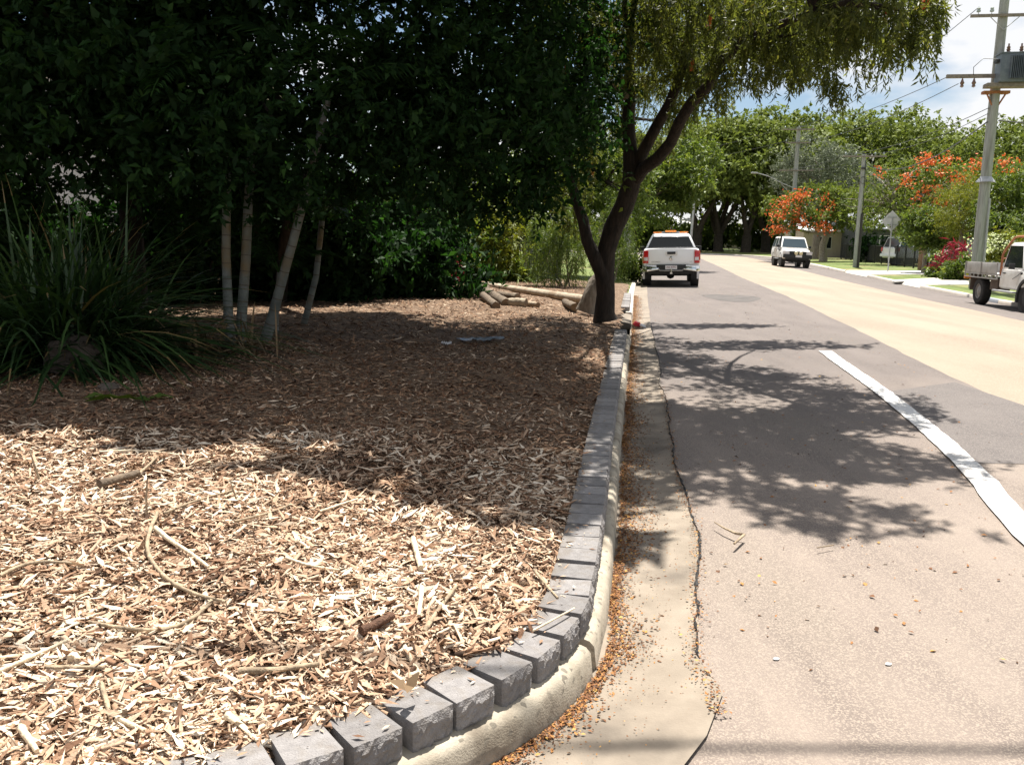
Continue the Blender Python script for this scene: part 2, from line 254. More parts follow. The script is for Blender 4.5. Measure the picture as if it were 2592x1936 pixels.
class MB:
    def __init__(s): s.V = []; s.F = []
    def add(s, V, F):
        n = len(s.V); s.V += [tuple(v) for v in V]; s.F += [tuple(i + n for i in f) for f in F]; return s
    def box(s, c, d, rot=None, taper=1.0):
        hx, hy, hz = d[0] / 2, d[1] / 2, d[2] / 2
        P = [(-hx, -hy, -hz), (hx, -hy, -hz), (hx, hy, -hz), (-hx, hy, -hz), (-hx * taper, -hy * taper, hz), (hx * taper, -hy * taper, hz), (hx * taper, hy * taper, hz), (-hx * taper, hy * taper, hz)]
        m = Euler(rot).to_matrix() if rot else Matrix.Identity(3); c = Vector(c)
        return s.add([m @ Vector(p) + c for p in P], [(0, 3, 2, 1), (4, 5, 6, 7), (0, 1, 5, 4), (1, 2, 6, 5), (2, 3, 7, 6), (3, 0, 4, 7)])
    def tube(s, pts, rad, n=8, cap=True, wob=0.0):
        pts = [Vector([float(c) for c in p]) for p in pts]
        if not hasattr(rad, '__len__'): rad = [rad] * len(pts)
        V = []; F = []; up = Vector((0.31, 0.2, 0.93)).normalized()
        t0 = (pts[1] - pts[0]).normalized()
        a = t0.cross(up); a = a.normalized() if a.length > 1e-4 else Vector((1, 0, 0))
        for i, p in enumerate(pts):
            t = (pts[min(i + 1, len(pts) - 1)] - pts[max(i - 1, 0)]).normalized()
            a = (a - t * a.dot(t)).normalized(); b = t.cross(a)
            for j in range(n):
                th = 2 * math.pi * j / n; k = rad[i] * (1 + wob * (random.random() - 0.5))
                V.append(p + (a * math.cos(th) + b * math.sin(th)) * k)
        for i in range(len(pts) - 1):
            for j in range(n):
                F.append((i * n + j, i * n + (j + 1) % n, (i + 1) * n + (j + 1) % n, (i + 1) * n + j))
        if cap: F.append(tuple(range(n - 1, -1, -1))); F.append(tuple((len(pts) - 1) * n + j for j in range(n)))
        return s.add(V, F)
    def cyl(s, p0, p1, r0, r1=None, n=12): return s.tube([p0, p1], [r0, r0 if r1 is None else r1], n)
    def lathe(s, prof, n=24, axis='x', c=(0, 0, 0)):
        V = []; F = []
        for (h, r) in prof:
            for j in range(n):
                th = 2 * math.pi * j / n; q = (h, r * math.cos(th), r * math.sin(th)) if axis == 'x' else (r * math.cos(th), r * math.sin(th), h)
                V.append((q[0] + c[0], q[1] + c[1], q[2] + c[2]))
        for i in range(len(prof) - 1):
            for j in range(n): F.append((i * n + j, i * n + (j + 1) % n, (i + 1) * n + (j + 1) % n, (i + 1) * n + j))
        F.append(tuple(range(n - 1, -1, -1))); F.append(tuple((len(prof) - 1) * n + j for j in range(n)))
        return s.add(V, F)
    def loft(s, secs):
        n = len(secs[0]); V = [p for q in secs for p in q]; F = []
        for i in range(len(secs) - 1):
            for j in range(n): F.append((i * n + j, i * n + (j + 1) % n, (i + 1) * n + (j + 1) % n, (i + 1) * n + j))
        F.append(tuple(range(n - 1, -1, -1))); F.append(tuple((len(secs) - 1) * n + j for j in range(n)))
        return s.add(V, F)
    def slab(s, poly, off):
        """polygon (3D points) given thickness along vector off"""
        n = len(poly); off = Vector(off); A = [Vector(p) for p in poly]; B = [p + off for p in A]
        F = [tuple(range(n)), tuple(range(2 * n - 1, n - 1, -1))] + [(j, n + j, n + (j + 1) % n, (j + 1) % n) for j in range(n)]
        return s.add(A + B, F)
    def build(s, name, mat, parent=None, bevel=0.0, smooth=30, seg=2):
        o = raw(name, s.V, s.F, mat, parent, smooth)
        import bmesh
        bm = bmesh.new(); bm.from_mesh(o.data); bmesh.ops.recalc_face_normals(bm, faces=bm.faces)
        if bevel:
            es = [e for e in bm.edges if len(e.link_faces) == 2 and e.calc_face_angle(0) > R(35)]
            bmesh.ops.bevel(bm, geom=es, offset=bevel, segments=seg, affect='EDGES', profile=0.6, clamp_overlap=True)
        bm.to_mesh(o.data); bm.free()
        if smooth is not None:
            o.data.polygons.foreach_set("use_smooth", [True] * len(o.data.polygons)); o.data.set_sharp_from_angle(angle=R(smooth))
        return o
def nrm(a): return a / np.maximum(np.linalg.norm(a, axis=-1, keepdims=True), 1e-9)
def leafgeo(P, D, N, Ln, Wd, droop=0.15, fold=0.15):
    D = nrm(D); S = nrm(np.cross(D, N)); N = nrm(np.cross(S, D)); Ln = np.asarray(Ln)[:, None]; Wd = np.asarray(Wd)[:, None]
    mid = P + D * Ln * 0.45
    A = P; B = mid + S * Wd * 0.5 + N * Wd * fold; C = P + D * Ln - N * Ln * droop; E = mid - S * Wd * 0.5 + N * Wd * fold
    V = np.stack([A, B, C, E], 1).reshape(-1, 3); Q = np.arange(len(V)).reshape(-1, 4)
    return V, Q
def leafmesh(name, P, D, N, Ln, Wd, mat, parent=None, rnd=None, **k):
    V, Q = leafgeo(P, D, N, Ln, Wd, **k)
    if rnd is None: rnd = rng.random(len(Q))
    return fastmesh(name, V, Q, mat, parent, rnd)
def rdir(n): return nrm(rng.normal(size=(n, 3)))
def cloud(clumps, ntwig, sub=14, tight=0.22, shell=0.55):
    """twig origins spread through ellipsoid clumps [(cx,cy,cz,rx,ry,rz)], gathered round sub-clump centres; returns origin, outward dir"""
    vol = np.array([c[3] * c[4] + c[4] * c[5] + c[3] * c[5] for c in clumps]); k = np.maximum(1, (ntwig * vol / vol.sum()).astype(int))
    Ps = []; Ds = []
    for c, n in zip(clumps, k):
        C = np.array(c[:3]); Rr = np.array(c[3:])
        sd = rdir(sub); sr = shell + (1 - shell) * rng.random((sub, 1)) ** 0.5
        sc_ = sd * sr
        i = rng.integers(0, sub, n); p = sc_[i] + rng.normal(size=(n, 3)) * tight
        Ps.append(C + p * Rr); Ds.append(nrm(p * np.array([1, 1, 1]) + rng.normal(size=(n, 3)) * 0.35))
    return np.concatenate(Ps), np.concatenate(Ds)
def broad_crown(name, clumps, ntwig, per, Ln, Wd, mat, parent, sub=14, tight=0.22, shell=0.5, twig=0.3, flat=0.3, keep=None, droop=0.2, tone=None):
    P, D = cloud(clumps, ntwig, sub, tight, shell)
    if keep is not None:
        m = keep(P); P, D = P[m], D[m]
    n = len(P); D = nrm(D + np.array([0, 0, -0.15]))
    t = rng.random((n, per)); base = P[:, None, :] + D[:, None, :] * (t * twig)[..., None]
    side = nrm(np.cross(D, rdir(n)))[:, None, :] * np.where(rng.random((n, per)) < 0.5, -1, 1)[..., None]
    ld = nrm(D[:, None, :] * 0.5 + side + rng.normal(size=(n, per, 3)) * 0.45)
    nn = nrm(np.array([0, 0, 1.0]) * (1 - flat) + rng.normal(size=(n, per, 3)) * (0.3 + flat))
    m = n * per; base = base.reshape(-1, 3); ld = ld.reshape(-1, 3); nn = nn.reshape(-1, 3)
    tw = np.repeat(rng.random(n) * 0.5, per) + rng.random(m) * 0.5
    return leafmesh(name, base, ld, nn, *(lambda k: (Ln * k, Wd * k * (0.75 + 0.5 * rng.random(m))))(0.45 + 1.05 * rng.random(m)), mat, parent, tw, droop=droop)
def weep_crown(name, clumps, nstr, per, slen, Ln, Wd, mat, parent, sub=16, tight=0.25, shell=0.35, thread=True):
    P, D = cloud(clumps, nstr, sub, tight, shell); n = len(P)
    ln = slen * (0.5 + 0.8 * rng.random(n)); o = D.copy(); o[:, 2] *= 0.2; o = nrm(o) * (0.15 + 0.35 * rng.random((n, 1)))
    t = (np.arange(per) + rng.random((n, per))) / per
    pos = P[:, None, :] + o[:, None, :] * (ln[:, None] * np.sqrt(t))[..., None] + np.array([0, 0, -1.0]) * (ln[:, None] * (t ** 1.3))[..., None]
    dirn = np.broadcast_to(np.array([0, 0, -1.0]), (n, per, 3)) * (0.35 + t)[..., None] + o[:, None, :] * (1.2 - t)[..., None] + rng.normal(size=(n, per, 3)) * 0.6
    m = n * per; tw = np.repeat(rng.random(n) * 0.55, per) + rng.random(m) * 0.45
    cr_ = leafmesh(name, pos.reshape(-1, 3), dirn.reshape(-1, 3), rdir(m), Ln * (0.7 + 0.6 * rng.random(m)), Wd * (0.7 + 0.6 * rng.random(m)), mat, parent, tw, droop=0.08, fold=0.1)
    return cr_
def limb(mb, p0, p1, r0, r1, bow=0.1, n=7, k=6):
    p0 = np.array(p0, float); p1 = np.array(p1, float); d = p1 - p0; l = np.linalg.norm(d)
    off = rng.normal(size=3) * l * bow; pts = []
    for i in range(k + 1):
        t = i / k; pts.append(p0 + d * t + off * math.sin(math.pi * t) + (rng.normal(size=3) * l * 0.012 if 0 < i < k else 0))
    mb.tube(pts, [r0 + (r1 - r0) * (i / k) for i in range(k + 1)], n, wob=0.15); return pts
# ================================================================== ground, road, kerbs
def dense(path, step):
    out_ = []
    for a, b in zip(path[:-1], path[1:]):
        m = max(1, int(math.dist(a, b) / step)); out_ += [(a[0] + (b[0] - a[0]) * j / m, a[1] + (b[1] - a[1]) * j / m) for j in range(m)]
    out_.append(path[-1]); return out_
def smoothpath(path, it=2):
    p = [np.array(q, float) for q in path]
    for _ in range(it):
        r = [p[0]]
        for a, b in zip(p[:-1], p[1:]): r += [a * .75 + b * .25, a * .25 + b * .75]
        r.append(p[-1]); p = r
    return [tuple(q) for q in p]
LK = [(-9.0, 1.25), (-6, 1.3), (-3, 1.42), (-1.5, 1.62), (-0.8, 1.86), (-0.35, 2.13), (-0.02, 2.44), (0.13, 2.62), (0.24, 2.79), (0.33, 3.0), (0.385, 3.2), (0.42, 3.44), (0.48, 3.82), (0.575, 4.49), (0.79, 6.09), (1.2, 9.0), (1.84, 13.5), (3.38, 24.5), (5.85, 41), (8.6, 60), (11.3, 77)]
LKa = np.array(LK)
def lkx(y): return float(np.interp(y, LKa[:, 1], LKa[:, 0]))
RY = [-10, 0, 12, 24.3, 27, 38.6, 53.9, 65, 80]; RX = [9.6, 11.2, 13.0, 15.0, 15.25, 16.9, 19.4, 21.4, 24.3]
def rkx(y): return float(np.interp(y, RY, RX))
ST = list(np.arange(-9, 4, 1.0)) + list(np.arange(4, 40, 0.5)) + list(np.arange(40, 77, 2.5))
def lroad(y):      # left edge of the sealed road for the strips: the straight, carried on past the corner
    return float(np.interp(y, [-9, 3.44, 4.49, 6.09, 9, 13.5, 24.5, 41, 60, 77], [-1.35, 0.43, 0.575, 0.79, 1.2, 1.84, 3.38, 5.85, 8.6, 11.3]))
def zR(y): return float(np.interp(y, [0, 25, 60, 100], [-0.25, -0.25, -0.05, 0.0]))
LP = [(lroad(y), y) for y in ST] + [(11.5, 80.5), (11.0, 83.5), (9.2, 85.8), (6, 87), (0, 87.8), (-12, 88.5), (-30, 89)]
RP = [(rkx(y), y) for y in ST] + [(24.6, 84), (24.2, 90), (21.5, 95), (16, 98), (8, 99.5), (-8, 100.5), (-30, 101)]
YY = [p[1] for p in LP]
def fr(lo, off):      # offset from the left kerb in metres -> fraction across
    return [off / math.dist(a, b) for a, b in zip(LP, RP)]
def zprof(f, wid, y):
    s = f * wid; return float(np.interp(s, [0, 0.42, 5.5, wid], [0, 0.015, 0.11, zR(min(y, 100))]))
def road_pt(i, f, dz=0.0):
    a, b = LP[i], RP[i]; wid = math.dist(a, b)
    return (a[0] + (b[0] - a[0]) * f, a[1] + (b[1] - a[1]) * f, zprof(f, wid, YY[i]) + dz)
def strip(name, fa, fb, mat, dz, cols=6, i0=0, i1=None):
    i1 = len(LP) if i1 is None else i1; V = []; F = []; n = cols + 1
    for i in range(i0, i1):
        for k in range(n):
            f = fa[i] + (fb[i] - fa[i]) * k / cols; V.append(road_pt(i, f, dz))
    for r in range(i1 - i0 - 1):
        for k in range(cols): F.append((r * n + k, r * n + k + 1, (r + 1) * n + k + 1, (r + 1) * n + k))
    return tag(raw(name, V, F, mat, smooth=40), kind='structure')
def road_z(x, y):
    a, b = lroad(min(y, 77)), rkx(min(y, 80)); s = (x - a) * 0.985
    return float(np.interp(s, [0, 0.42, 5.5, (b - a) * 0.985], [0, 0.015, 0.11, zR(y)]))
W_ = [math.dist(a, b) for a, b in zip(LP, RP)]
bl_y = [-9, 8, 10.2, 15, 24.3, 35.9, 51, 77]; bl_x = [1.6, 4.78, 5.14, 6.01, 7.61, 9.35, 11.85, 16.0]
br_y = [-9, 10, 18.5, 22, 27.6, 42, 60, 82]; br_x = [7.6, 10.1, 11.3, 11.9, 12.65, 14.9, 18.0, 21.9]
def bfrac(Y, X):
    return [(float(np.interp(p[1], Y, X)) - p[0]) / (q[0] - p[0]) if i < len(ST) else None for i, (p, q) in enumerate(zip(LP, RP))]
FL, FR = bfrac(bl_y, bl_x), bfrac(br_y, br_x)
for arr in (FL, FR):
    for i in range(len(arr)):
        if arr[i] is None: arr[i] = arr[len(ST) - 1]
_e = np.random.default_rng(15).normal(size=(2, len(LP))) * 0.001
FL = [f + e for f, e in zip(FL, _e[0])]; FR = [f + e for f, e in zip(FR, _e[1])]
one = [1.0] * len(LP); zero = [0.0] * len(LP)
gr_ = raw('ground', [(-2500, -300, -0.62), (2500, -300, -0.62), (2500, 4000, -0.62), (-2500, 4000, -0.62)], [(0, 1, 2, 3)], 'ground'); tag(gr_, kind='structure')
strip('road', zero, FL, 'asphalt', 0.0, 12)
strip('road_seal_band', FL, FR, 'seal_tan', 0.0, 12)
strip('road_right_edge', FR, one, 'asphalt', 0.0, 4)
# worn pale patch of the near junction, square-cut edge across the lane
iy = [i for i, y in enumerate(ST) if y <= 4.1]
def patch(name, poly, mat, dz, sub=14):
    """quad patch draped on the road: poly = 4 xy corners"""
    a, b, c, d = [np.array(p, float) for p in poly]; V = []; F = []
    for i in range(sub + 1):
        for j in range(sub + 1):
            u, v = i / sub, j / sub; p = (a * (1 - u) + b * u) * (1 - v) + (d * (1 - u) + c * u) * v
            V.append((p[0], p[1], road_z(*p) + dz))
    for i in range(sub):
        for j in range(sub): k = i * (sub + 1) + j; F.append((k, k + sub + 1, k + sub + 2, k + 1))
    return tag(raw(name, V, F, mat), kind='structure')
# side street surface under the camera, left of the carried-on edge
sv = [(-9, 1.3), (-9, -9), (-1.3, -9)]
tag(raw('side_street', [(-30, -9, -0.012), (9, -9, -0.012), (9, 2.2, -0.012), (0.1, 2.6, -0.012), (-1, 2.0, -0.012), (-3, 1.6, -0.012), (-9, 1.45, -0.012), (-30, 1.4, -0.012)], [tuple(range(8))], 'asphalt_tan'), kind='structure')
def jag(a, b, n, amp, seed):
    r = np.random.default_rng(seed); t = np.linspace(0, 1, n)[:, None]; p = np.array(a) * (1 - t) + np.array(b) * t
    return p + r.normal(size=p.shape) * amp
# worn tan aggregate from the junction up to a transverse seam, ragged towards the gutter
GO = np.array([(0.2, 1.6), (0.42, 2.46), (0.55, 2.7), (0.70, 2.96), (0.80, 3.3), (0.875, 3.67), (0.97, 4.15), (1.02, 4.42), (1.08, 5.1), (1.14, 5.73), (1.24, 6.5), (1.36, 7.34), (1.64, 9.51), (2.2, 13.44), (3.78, 24.4), (6.25, 41), (9.0, 60), (11.7, 77)])
def gox(y): return float(np.interp(y, GO[:, 1], GO[:, 0]))
patch('road_grey_patch', [(3.3, 6.05), (4.9, 5.95), (4.95, 9.6), (3.95, 9.0)], 'asphalt_grey', 0.004)
# round dark patch on the far lane
V = []; F = []; c0 = (5.9, 23.6)
for k in range(28):
    a = 2 * math.pi * k / 28; rr = 1 + 0.12 * math.sin(3 * a + 1); x = c0[0] + 0.7 * rr * math.cos(a); y = c0[1] + 1.5 * rr * math.sin(a); V.append((x, y, road_z(x, y) + 0.004))
tag(raw('road_stain', V, [tuple(range(28))], 'asphalt_stain'), kind='structure')
# gutter: concrete tray between kerb and seal, laid over the seal's edge
kb = [(x, y) for x, y in LK if x > -4] ; kfine = []
for (a, b) in zip(kb[:-1], kb[1:]):
    m = max(1, int(math.dist(a, b) / 0.5)); kfine += [(a[0] + (b[0] - a[0]) * j / m, a[1] + (b[1] - a[1]) * j / m) for j in range(m)]
kfine.append(kb[-1])
def normals(path):
    out_ = []
    for i in range(len(path)):
        a = path[max(0, i - 1)]; b = path[min(len(path) - 1, i + 1)]; d = Vector((b[0] - a[0], b[1] - a[1])); d.normalize(); out_.append((d.y, -d.x))   # to the right of travel = towards the road
    return out_
kn = normals(kfine)
_j = np.cumsum(np.random.default_rng(9).normal(size=len(kfine))) * 0.01; _j -= np.linspace(0, _j[-1], len(kfine))
V = []; F = []; gut_edge = []
for i, ((x, y), (nx, ny)) in enumerate(zip(kfine, kn)):
    wd = 0.44 + (0.05 if y < 4 else 0) + float(np.clip(_j[i], -0.05, 0.05))
    if y > 2.3 and x > -0.2:       # to the surveyed outer edge
        wd = max(0.3, (gox(y) - x) * ny * -1 if False else abs(gox(y) - lkx(y)) * 0.98 + float(np.clip(_j[i], -0.03, 0.03)))
        if y < 3.2: wd = 0.46
    for k, (o, z) in enumerate([(-0.02, 0.0), (0.02, 0.0), (wd * 0.5, 0.004), (wd, 0.022)]):
        V.append((x + nx * o, y + ny * o, z + 0.004))
    gut_edge.append((x + nx * wd, y + ny * wd))
for i in range(len(kfine) - 1):
    for k in range(3): F.append((i * 4 + k, i * 4 + k + 1, (i + 1) * 4 + k + 1, (i + 1) * 4 + k))
gutter = tag(raw('gutter', V, F, 'gutter_conc', smooth=40), kind='structure')
# crumbled tar edge along gutter
rr = np.random.default_rng(3); V = []; F = []
ge = [p for p in gut_edge if 2.95 < p[1] < 16 and p[0] > 0.45]; cp = dense(smoothpath(ge, 2), 0.035); cn = normals(cp); gx = np.array(sorted(ge, key=lambda p: p[1]))
wob = np.cumsum(rr.normal(size=len(cp))) * 0.004; wob -= np.convolve(wob, np.ones(60) / 60, 'same')
for i, ((x, y), (nx, ny)) in enumerate(zip(cp, cn)):
    hw = (0.002 + 0.008 * rr.random() ** 2) * (1 if y < 7 else 0.6); zz = road_z(x, y)
    for o, z in ((wob[i] - hw, 0.012), (wob[i], 0.02 + 0.006 * rr.random()), (wob[i] + hw * 1.6, 0.012)): V.append((x + nx * o, y + ny * o, zz + z))
for i in range(len(cp) - 1):
    for k in range(2): F.append((i * 3 + k, i * 3 + k + 1, (i + 1) * 3 + k + 1, (i + 1) * 3 + k))
tag(raw('seal_edge_crack', V, F, 'tar'), kind='structure')
# kerb: upright barrier kerb, near curve cast separately from the straight
def kerb(name, path, nrms, mat, h=0.125, wtop=0.14, parent=None, z0=lambda x, y: 0.0, side=1, rough=0.0, seed=1):
    q = np.random.default_rng(seed); V = []; F = []; prof = [(0.015, -0.12), (0.0, 0.0), (-0.012, h - 0.025), (-0.03, h - 0.006), (-0.05, h), (-wtop, h), (-wtop, -0.12)]
    n = len(prof)
    for (x, y), (nx, ny) in zip(path, nrms):
        e = q.normal() * rough
        for o, z in prof: V.append((x + nx * (o + e) * side, y + ny * (o + e) * side, z0(x, y) + z + q.normal() * rough))
    for i in range(len(path) - 1):
        for k in range(n): F.append((i * n + k, i * n + (k + 1) % n, (i + 1) * n + (k + 1) % n, (i + 1) * n + k))
    F.append(tuple(range(n))); F.append(tuple((len(path) - 1) * n + k for k in range(n - 1, -1, -1)))
    m = MB(); m.add(V, F); return m.build(name, mat, parent, smooth=40)
near = dense([tuple(p) for p in smoothpath([q for q in LK if q[1] <= 3.3 and q[0] > -4], 2)], 0.06)
isplit = [i for i, p in enumerate(near) if p[1] > 3.02][0]
kc = dense(near[:isplit], 0.05); tag(kerb('kerb_corner', kc, normals(kc), 'kerb_conc', rough=0.0006, seed=2), kind='structure')
ks = dense([(near[isplit][0], near[isplit][1] + 0.012)] + [p for p in LK if 3.4 < p[1] <= 16.5], 0.18); tag(kerb('kerb_straight', ks, normals(ks), 'kerb_conc', rough=0.0006, seed=3, h=0.12, wtop=0.12), kind='structure')
kf = dense([(2.42, 17.6)] + [p for p in LK if p[1] > 20], 2.0) + [p for p in LP[len(ST):]]; tag(kerb('kerb_far', kf, normals(kf), 'kerb_pale'), kind='structure')
# right-hand kerb in lengths, broken by two driveways; one short length is freshly patched darker
rpath = lambda y0, y1: [(rkx(y), y) for y in np.linspace(y0, y1, max(3, int((y1 - y0) / 1.2)))]
zrk = lambda x, y: zR(y)
for nm, y0, y1, mt in [('kerb_right', -9, 27.6, 'kerb_pale'), ('kerb_right_patched', 27.62, 29.0, 'fence_steel'), ('kerb_right', 29.02, 35.4, 'kerb_pale'), ('kerb_right', 39.2, 44.2, 'kerb_pale'), ('kerb_right', 49.5, 80, 'kerb_pale')]:
    p = rpath(y0, y1); p = p[::-1]; tag(kerb(nm, p, normals(p), mt, z0=zrk, wtop=0.16), kind='structure')
pf = [RP[i] for i in range(len(ST) - 1, len(RP))][::-1]; tag(kerb('kerb_right', pf, normals(pf), 'kerb_pale', z0=zrk), kind='structure')
# right verge: lawn sheet behind the kerb out to the gardens
V = []; F = []; offs = [0.15, 0.6, 1.5, 3, 5, 8, 14, 30, 80]
vy = list(np.arange(-9, 80.1, 2.5)) + [84, 90, 95, 98, 99.5]
def verge_z(x, y):
    yy_ = min(y, 80); o = x - rkx(yy_); return zR(yy_) + 0.115 + float(np.interp(o, [0, 1.5, 6, 14], [0, 0.03, 0.08, 0.12]))
vxs = [rkx(min(y, 80)) if y <= 80 else float(np.interp(y, [80, 84, 90, 95, 98, 99.5], [24.3, 24.6, 24.2, 21.5, 16, 8])) for y in vy]
for y, x0 in zip(vy, vxs):
    for o in offs: V.append((x0 + o, y, zR(min(y, 100)) + 0.115 + float(np.interp(o, [0, 1.5, 6, 14], [0, 0.03, 0.08, 0.12]))))
n = len(offs)
for i in range(len(vy) - 1):
    for k in range(n - 1): F.append((i * n + k, i * n + k + 1, (i + 1) * n + k + 1, (i + 1) * n + k))
tag(raw('verge_lawn', V, F, 'lawn', smooth=60), kind='structure')
V = [(-30, 101.2, 0.1), (8, 99.7, 0.1), (24, 98.0, 0.13), (60, 97.0, 0.2), (120, 97, 0.2), (120, 200, 0.3), (-60, 200, 0.3), (-60, 101.2, 0.1)]
tag(raw('park_lawn', V, [tuple(range(8))], 'lawn'), kind='structure')
def apron(name, y0, y1, depth, flare=0.5):
    offs_ = [0.0, 0.13, 0.4, 1.2, 2.5, 4.0, depth]; V = []; F = []; nn = len(offs_) - 1; yc = 0.5 * (y0 + y1)
    for i, y in enumerate(np.linspace(y0, y1, 8)):
        for o in offs_:
            yy_ = y + (yc - y) * flare * 0.3 * float(np.interp(o, [0.4, 2.5], [0, 1])); x = rkx(y) + o + 0.002
            base = zR(yy_) + 0.115 + float(np.interp(o, [0, 1.5, 6, 14], [0, 0.03, 0.08, 0.12])); V.append((x, yy_, base + 0.02 if o > 0.1 else zR(y) + 0.012))
    for i in range(7):
        for k in range(nn): j = i * (nn + 1) + k; F.append((j, j + 1, j + nn + 2, j + nn + 1))
    return tag(raw(name, V, F, 'drive_conc', smooth=30), kind='structure')
apron('driveway_right', 35.4, 39.2, 9.0); apron('driveway_right', 44.2, 49.5, 5.5)
# footpath crossing the near lawn
V = []
for x, y in [(16.4, 37.6), (24, 42.6), (30, 47), (30, 48.2), (23.6, 43.9), (16.8, 39.0)]: V.append((x, y, verge_z(x, y) + 0.02))
tag(raw('footpath', V, [tuple(range(6))], 'drive_conc'), kind='structure')
# left verge beyond the garden bed
V = []; F = []; lvx = [0.1, 1, 2.5, 5, 9, 16, 40]; lvy = list(np.arange(21.5, 77, 3.0))
for y in lvy:
    for o in lvx: V.append((lkx(y) - o, y, 0.12 + float(np.interp(o, [0, 2, 6], [0, 0.05, 0.12]))))
for i in range(len(lvy) - 1):
    for k in range(6): F.append((i * 7 + k, i * 7 + k + 1, (i + 1) * 7 + k + 1, (i + 1) * 7 + k))
tag(raw('left_verge_lawn', V, F, 'lawn', smooth=60), kind='structure')
V = [(lkx(74) - .1, 74, .12), (11.3 - .1, 80.4, .12), (10.8, 83.3, .12), (9.0, 85.6, .12), (5.9, 86.8, .12), (0, 87.6, .12), (-12, 88.3, .12), (-30, 88.8, .12), (-30, 74, .22)]
tag(raw('left_verge_corner', V, [tuple(range(9))], 'lawn'), kind='structure')
# concrete crossing between the two runs of edging, with a stub of driveway kerb
V = [(lkx(15.7) - 0.01, 15.7, 0.075), (lkx(17.6) - 0.01, 17.6, 0.075), (lkx(17.6) - 0.62, 17.7, 0.17), (lkx(15.7) - 0.62, 15.8, 0.17)]
m = MB(); m.slab(V, (0, 0, -0.12)); tag(m.build('crossing_slab', 'gutter_conc', bevel=0.015), kind='structure')
# ---------------------------------------------------------------- painted edge line
WL = [(2.0, 1.5), (2.42, 3.2), (2.68, 4.33), (2.79, 4.78), (3.19, 6.09), (3.76, 8.76), (4.15, 11.13), (4.36, 12.29)]
WL = dense(smoothpath(WL, 2), 0.12); wn = normals(WL); q = np.random.default_rng(8); V = []; F = []
for (x, y), (nx, ny) in zip(WL, wn):
    for o in (q.normal() * 0.003, 0.085, 0.172 + q.normal() * 0.004): X, Y = x + nx * o, y + ny * o; V.append((X, Y, road_z(X, Y) + 0.0135))
for i in range(len(WL) - 1):
    for k in range(2): F.append((i * 3 + k, i * 3 + k + 1, (i + 1) * 3 + k + 1, (i + 1) * 3 + k))
tag(raw('painted_edge_line', V, F, 'line_paint'), kind='structure')

# ================================================================== garden bed: mulch ground
WALL = [(x, y) for x, y in near if x > -3.2] + [p for p in LK if 3.4 < p[1] <= 15.2]
WALLD = dense(WALL, 0.05); wnr = normals(WALLD)
def wall_in(off): return [(x - nx * off, y - ny * off) for (x, y), (nx, ny) in zip(WALLD, wnr)]
_wl = np.array(WALLD); 
def wall_x(y): return float(np.interp(y, _wl[:, 1], _wl[:, 0])) if y < 15.2 else lkx(y)
def sdist(P):      # signed distance to the kerb line, positive inside the bed (approximate)
    P = np.atleast_2d(P); W = _wl[::2]; N2 = np.array(wnr)[::2]; out_ = np.empty(len(P))
    for a in range(0, len(P), 4000):
        d = P[a:a + 4000, None, :2] - W[None]; i = np.argmin((d ** 2).sum(-1), 1); dd = d[np.arange(len(i)), i]; out_[a:a + 4000] = -(dd * N2[i]).sum(-1)
    far = P[:, 1] > 15.2; out_[far] = np.array([lkx(y) for y in P[far, 1]]) - P[far, 0] if far.any() else 0
    return out_
_tab = rng.normal(size=(64, 64))
def vnoise(x, y, s):
    x = np.asarray(x) * s + 100; y = np.asarray(y) * s + 100; i = np.floor(x).astype(int); j = np.floor(y).astype(int); u = x - i; v = y - j
    u = u * u * (3 - 2 * u); v = v * v * (3 - 2 * v); T = lambda a, b: _tab[a % 64, b % 64]
    return T(i, j) * (1 - u) * (1 - v) + T(i + 1, j) * u * (1 - v) + T(i, j + 1) * (1 - u) * v + T(i + 1, j + 1) * u * v
def bed_z(P, sd=None):
    P = np.atleast_2d(P); sd = sdist(P) if sd is None else sd
    z = 0.178 + np.interp(sd, [0.1, 0.5, 1.5, 4], [0, 0.04, 0.09, 0.14]) + vnoise(P[:, 0], P[:, 1], 1.3) * 0.012 + vnoise(P[:, 0], P[:, 1], 5) * 0.007
    return z
xs = np.concatenate([np.arange(-22, -6, 0.8), np.arange(-6, -2, 0.2), np.arange(-2, 4.2, 0.07)]); ys = np.concatenate([np.arange(1.45, 6, 0.08), np.arange(6, 12, 0.16), np.arange(12, 27.4, 0.35)])
X, Y = np.meshgrid(xs, ys); P = np.stack([X.ravel(), Y.ravel()], 1); sd = sdist(P); Z = bed_z(P, sd)
nx_ = len(xs); ok = (sd > 0.12); F = []
okm = ok.reshape(Y.shape)
idx = np.arange(P.shape[0]).reshape(Y.shape)
msk = okm[:-1, :-1] & okm[1:, :-1] & okm[:-1, 1:] & okm[1:, 1:]
Q = np.stack([idx[:-1, :-1][msk], idx[:-1, 1:][msk], idx[1:, 1:][msk], idx[1:, :-1][msk]], 1)
used = np.unique(Q); rem = np.full(len(P), -1); rem[used] = np.arange(len(used))
o = fastmesh('mulch_bed', np.column_stack([P, Z])[used], rem[Q], 'mulch_base', smooth=True); tag(o, kind='structure')
# ground carried on behind and left of the bed
tag(raw('back_garden_ground', [(-60, 1.45, 0.2), (-21.5, 1.45, 0.2), (-21.5, 27.2, 0.28), (2.5, 27.2, 0.13), (2.5, 40, 0.13), (-60, 60, 0.3)], [(0, 1, 2, 5), (2, 3, 4, 5)], 'lawn'), kind='structure')

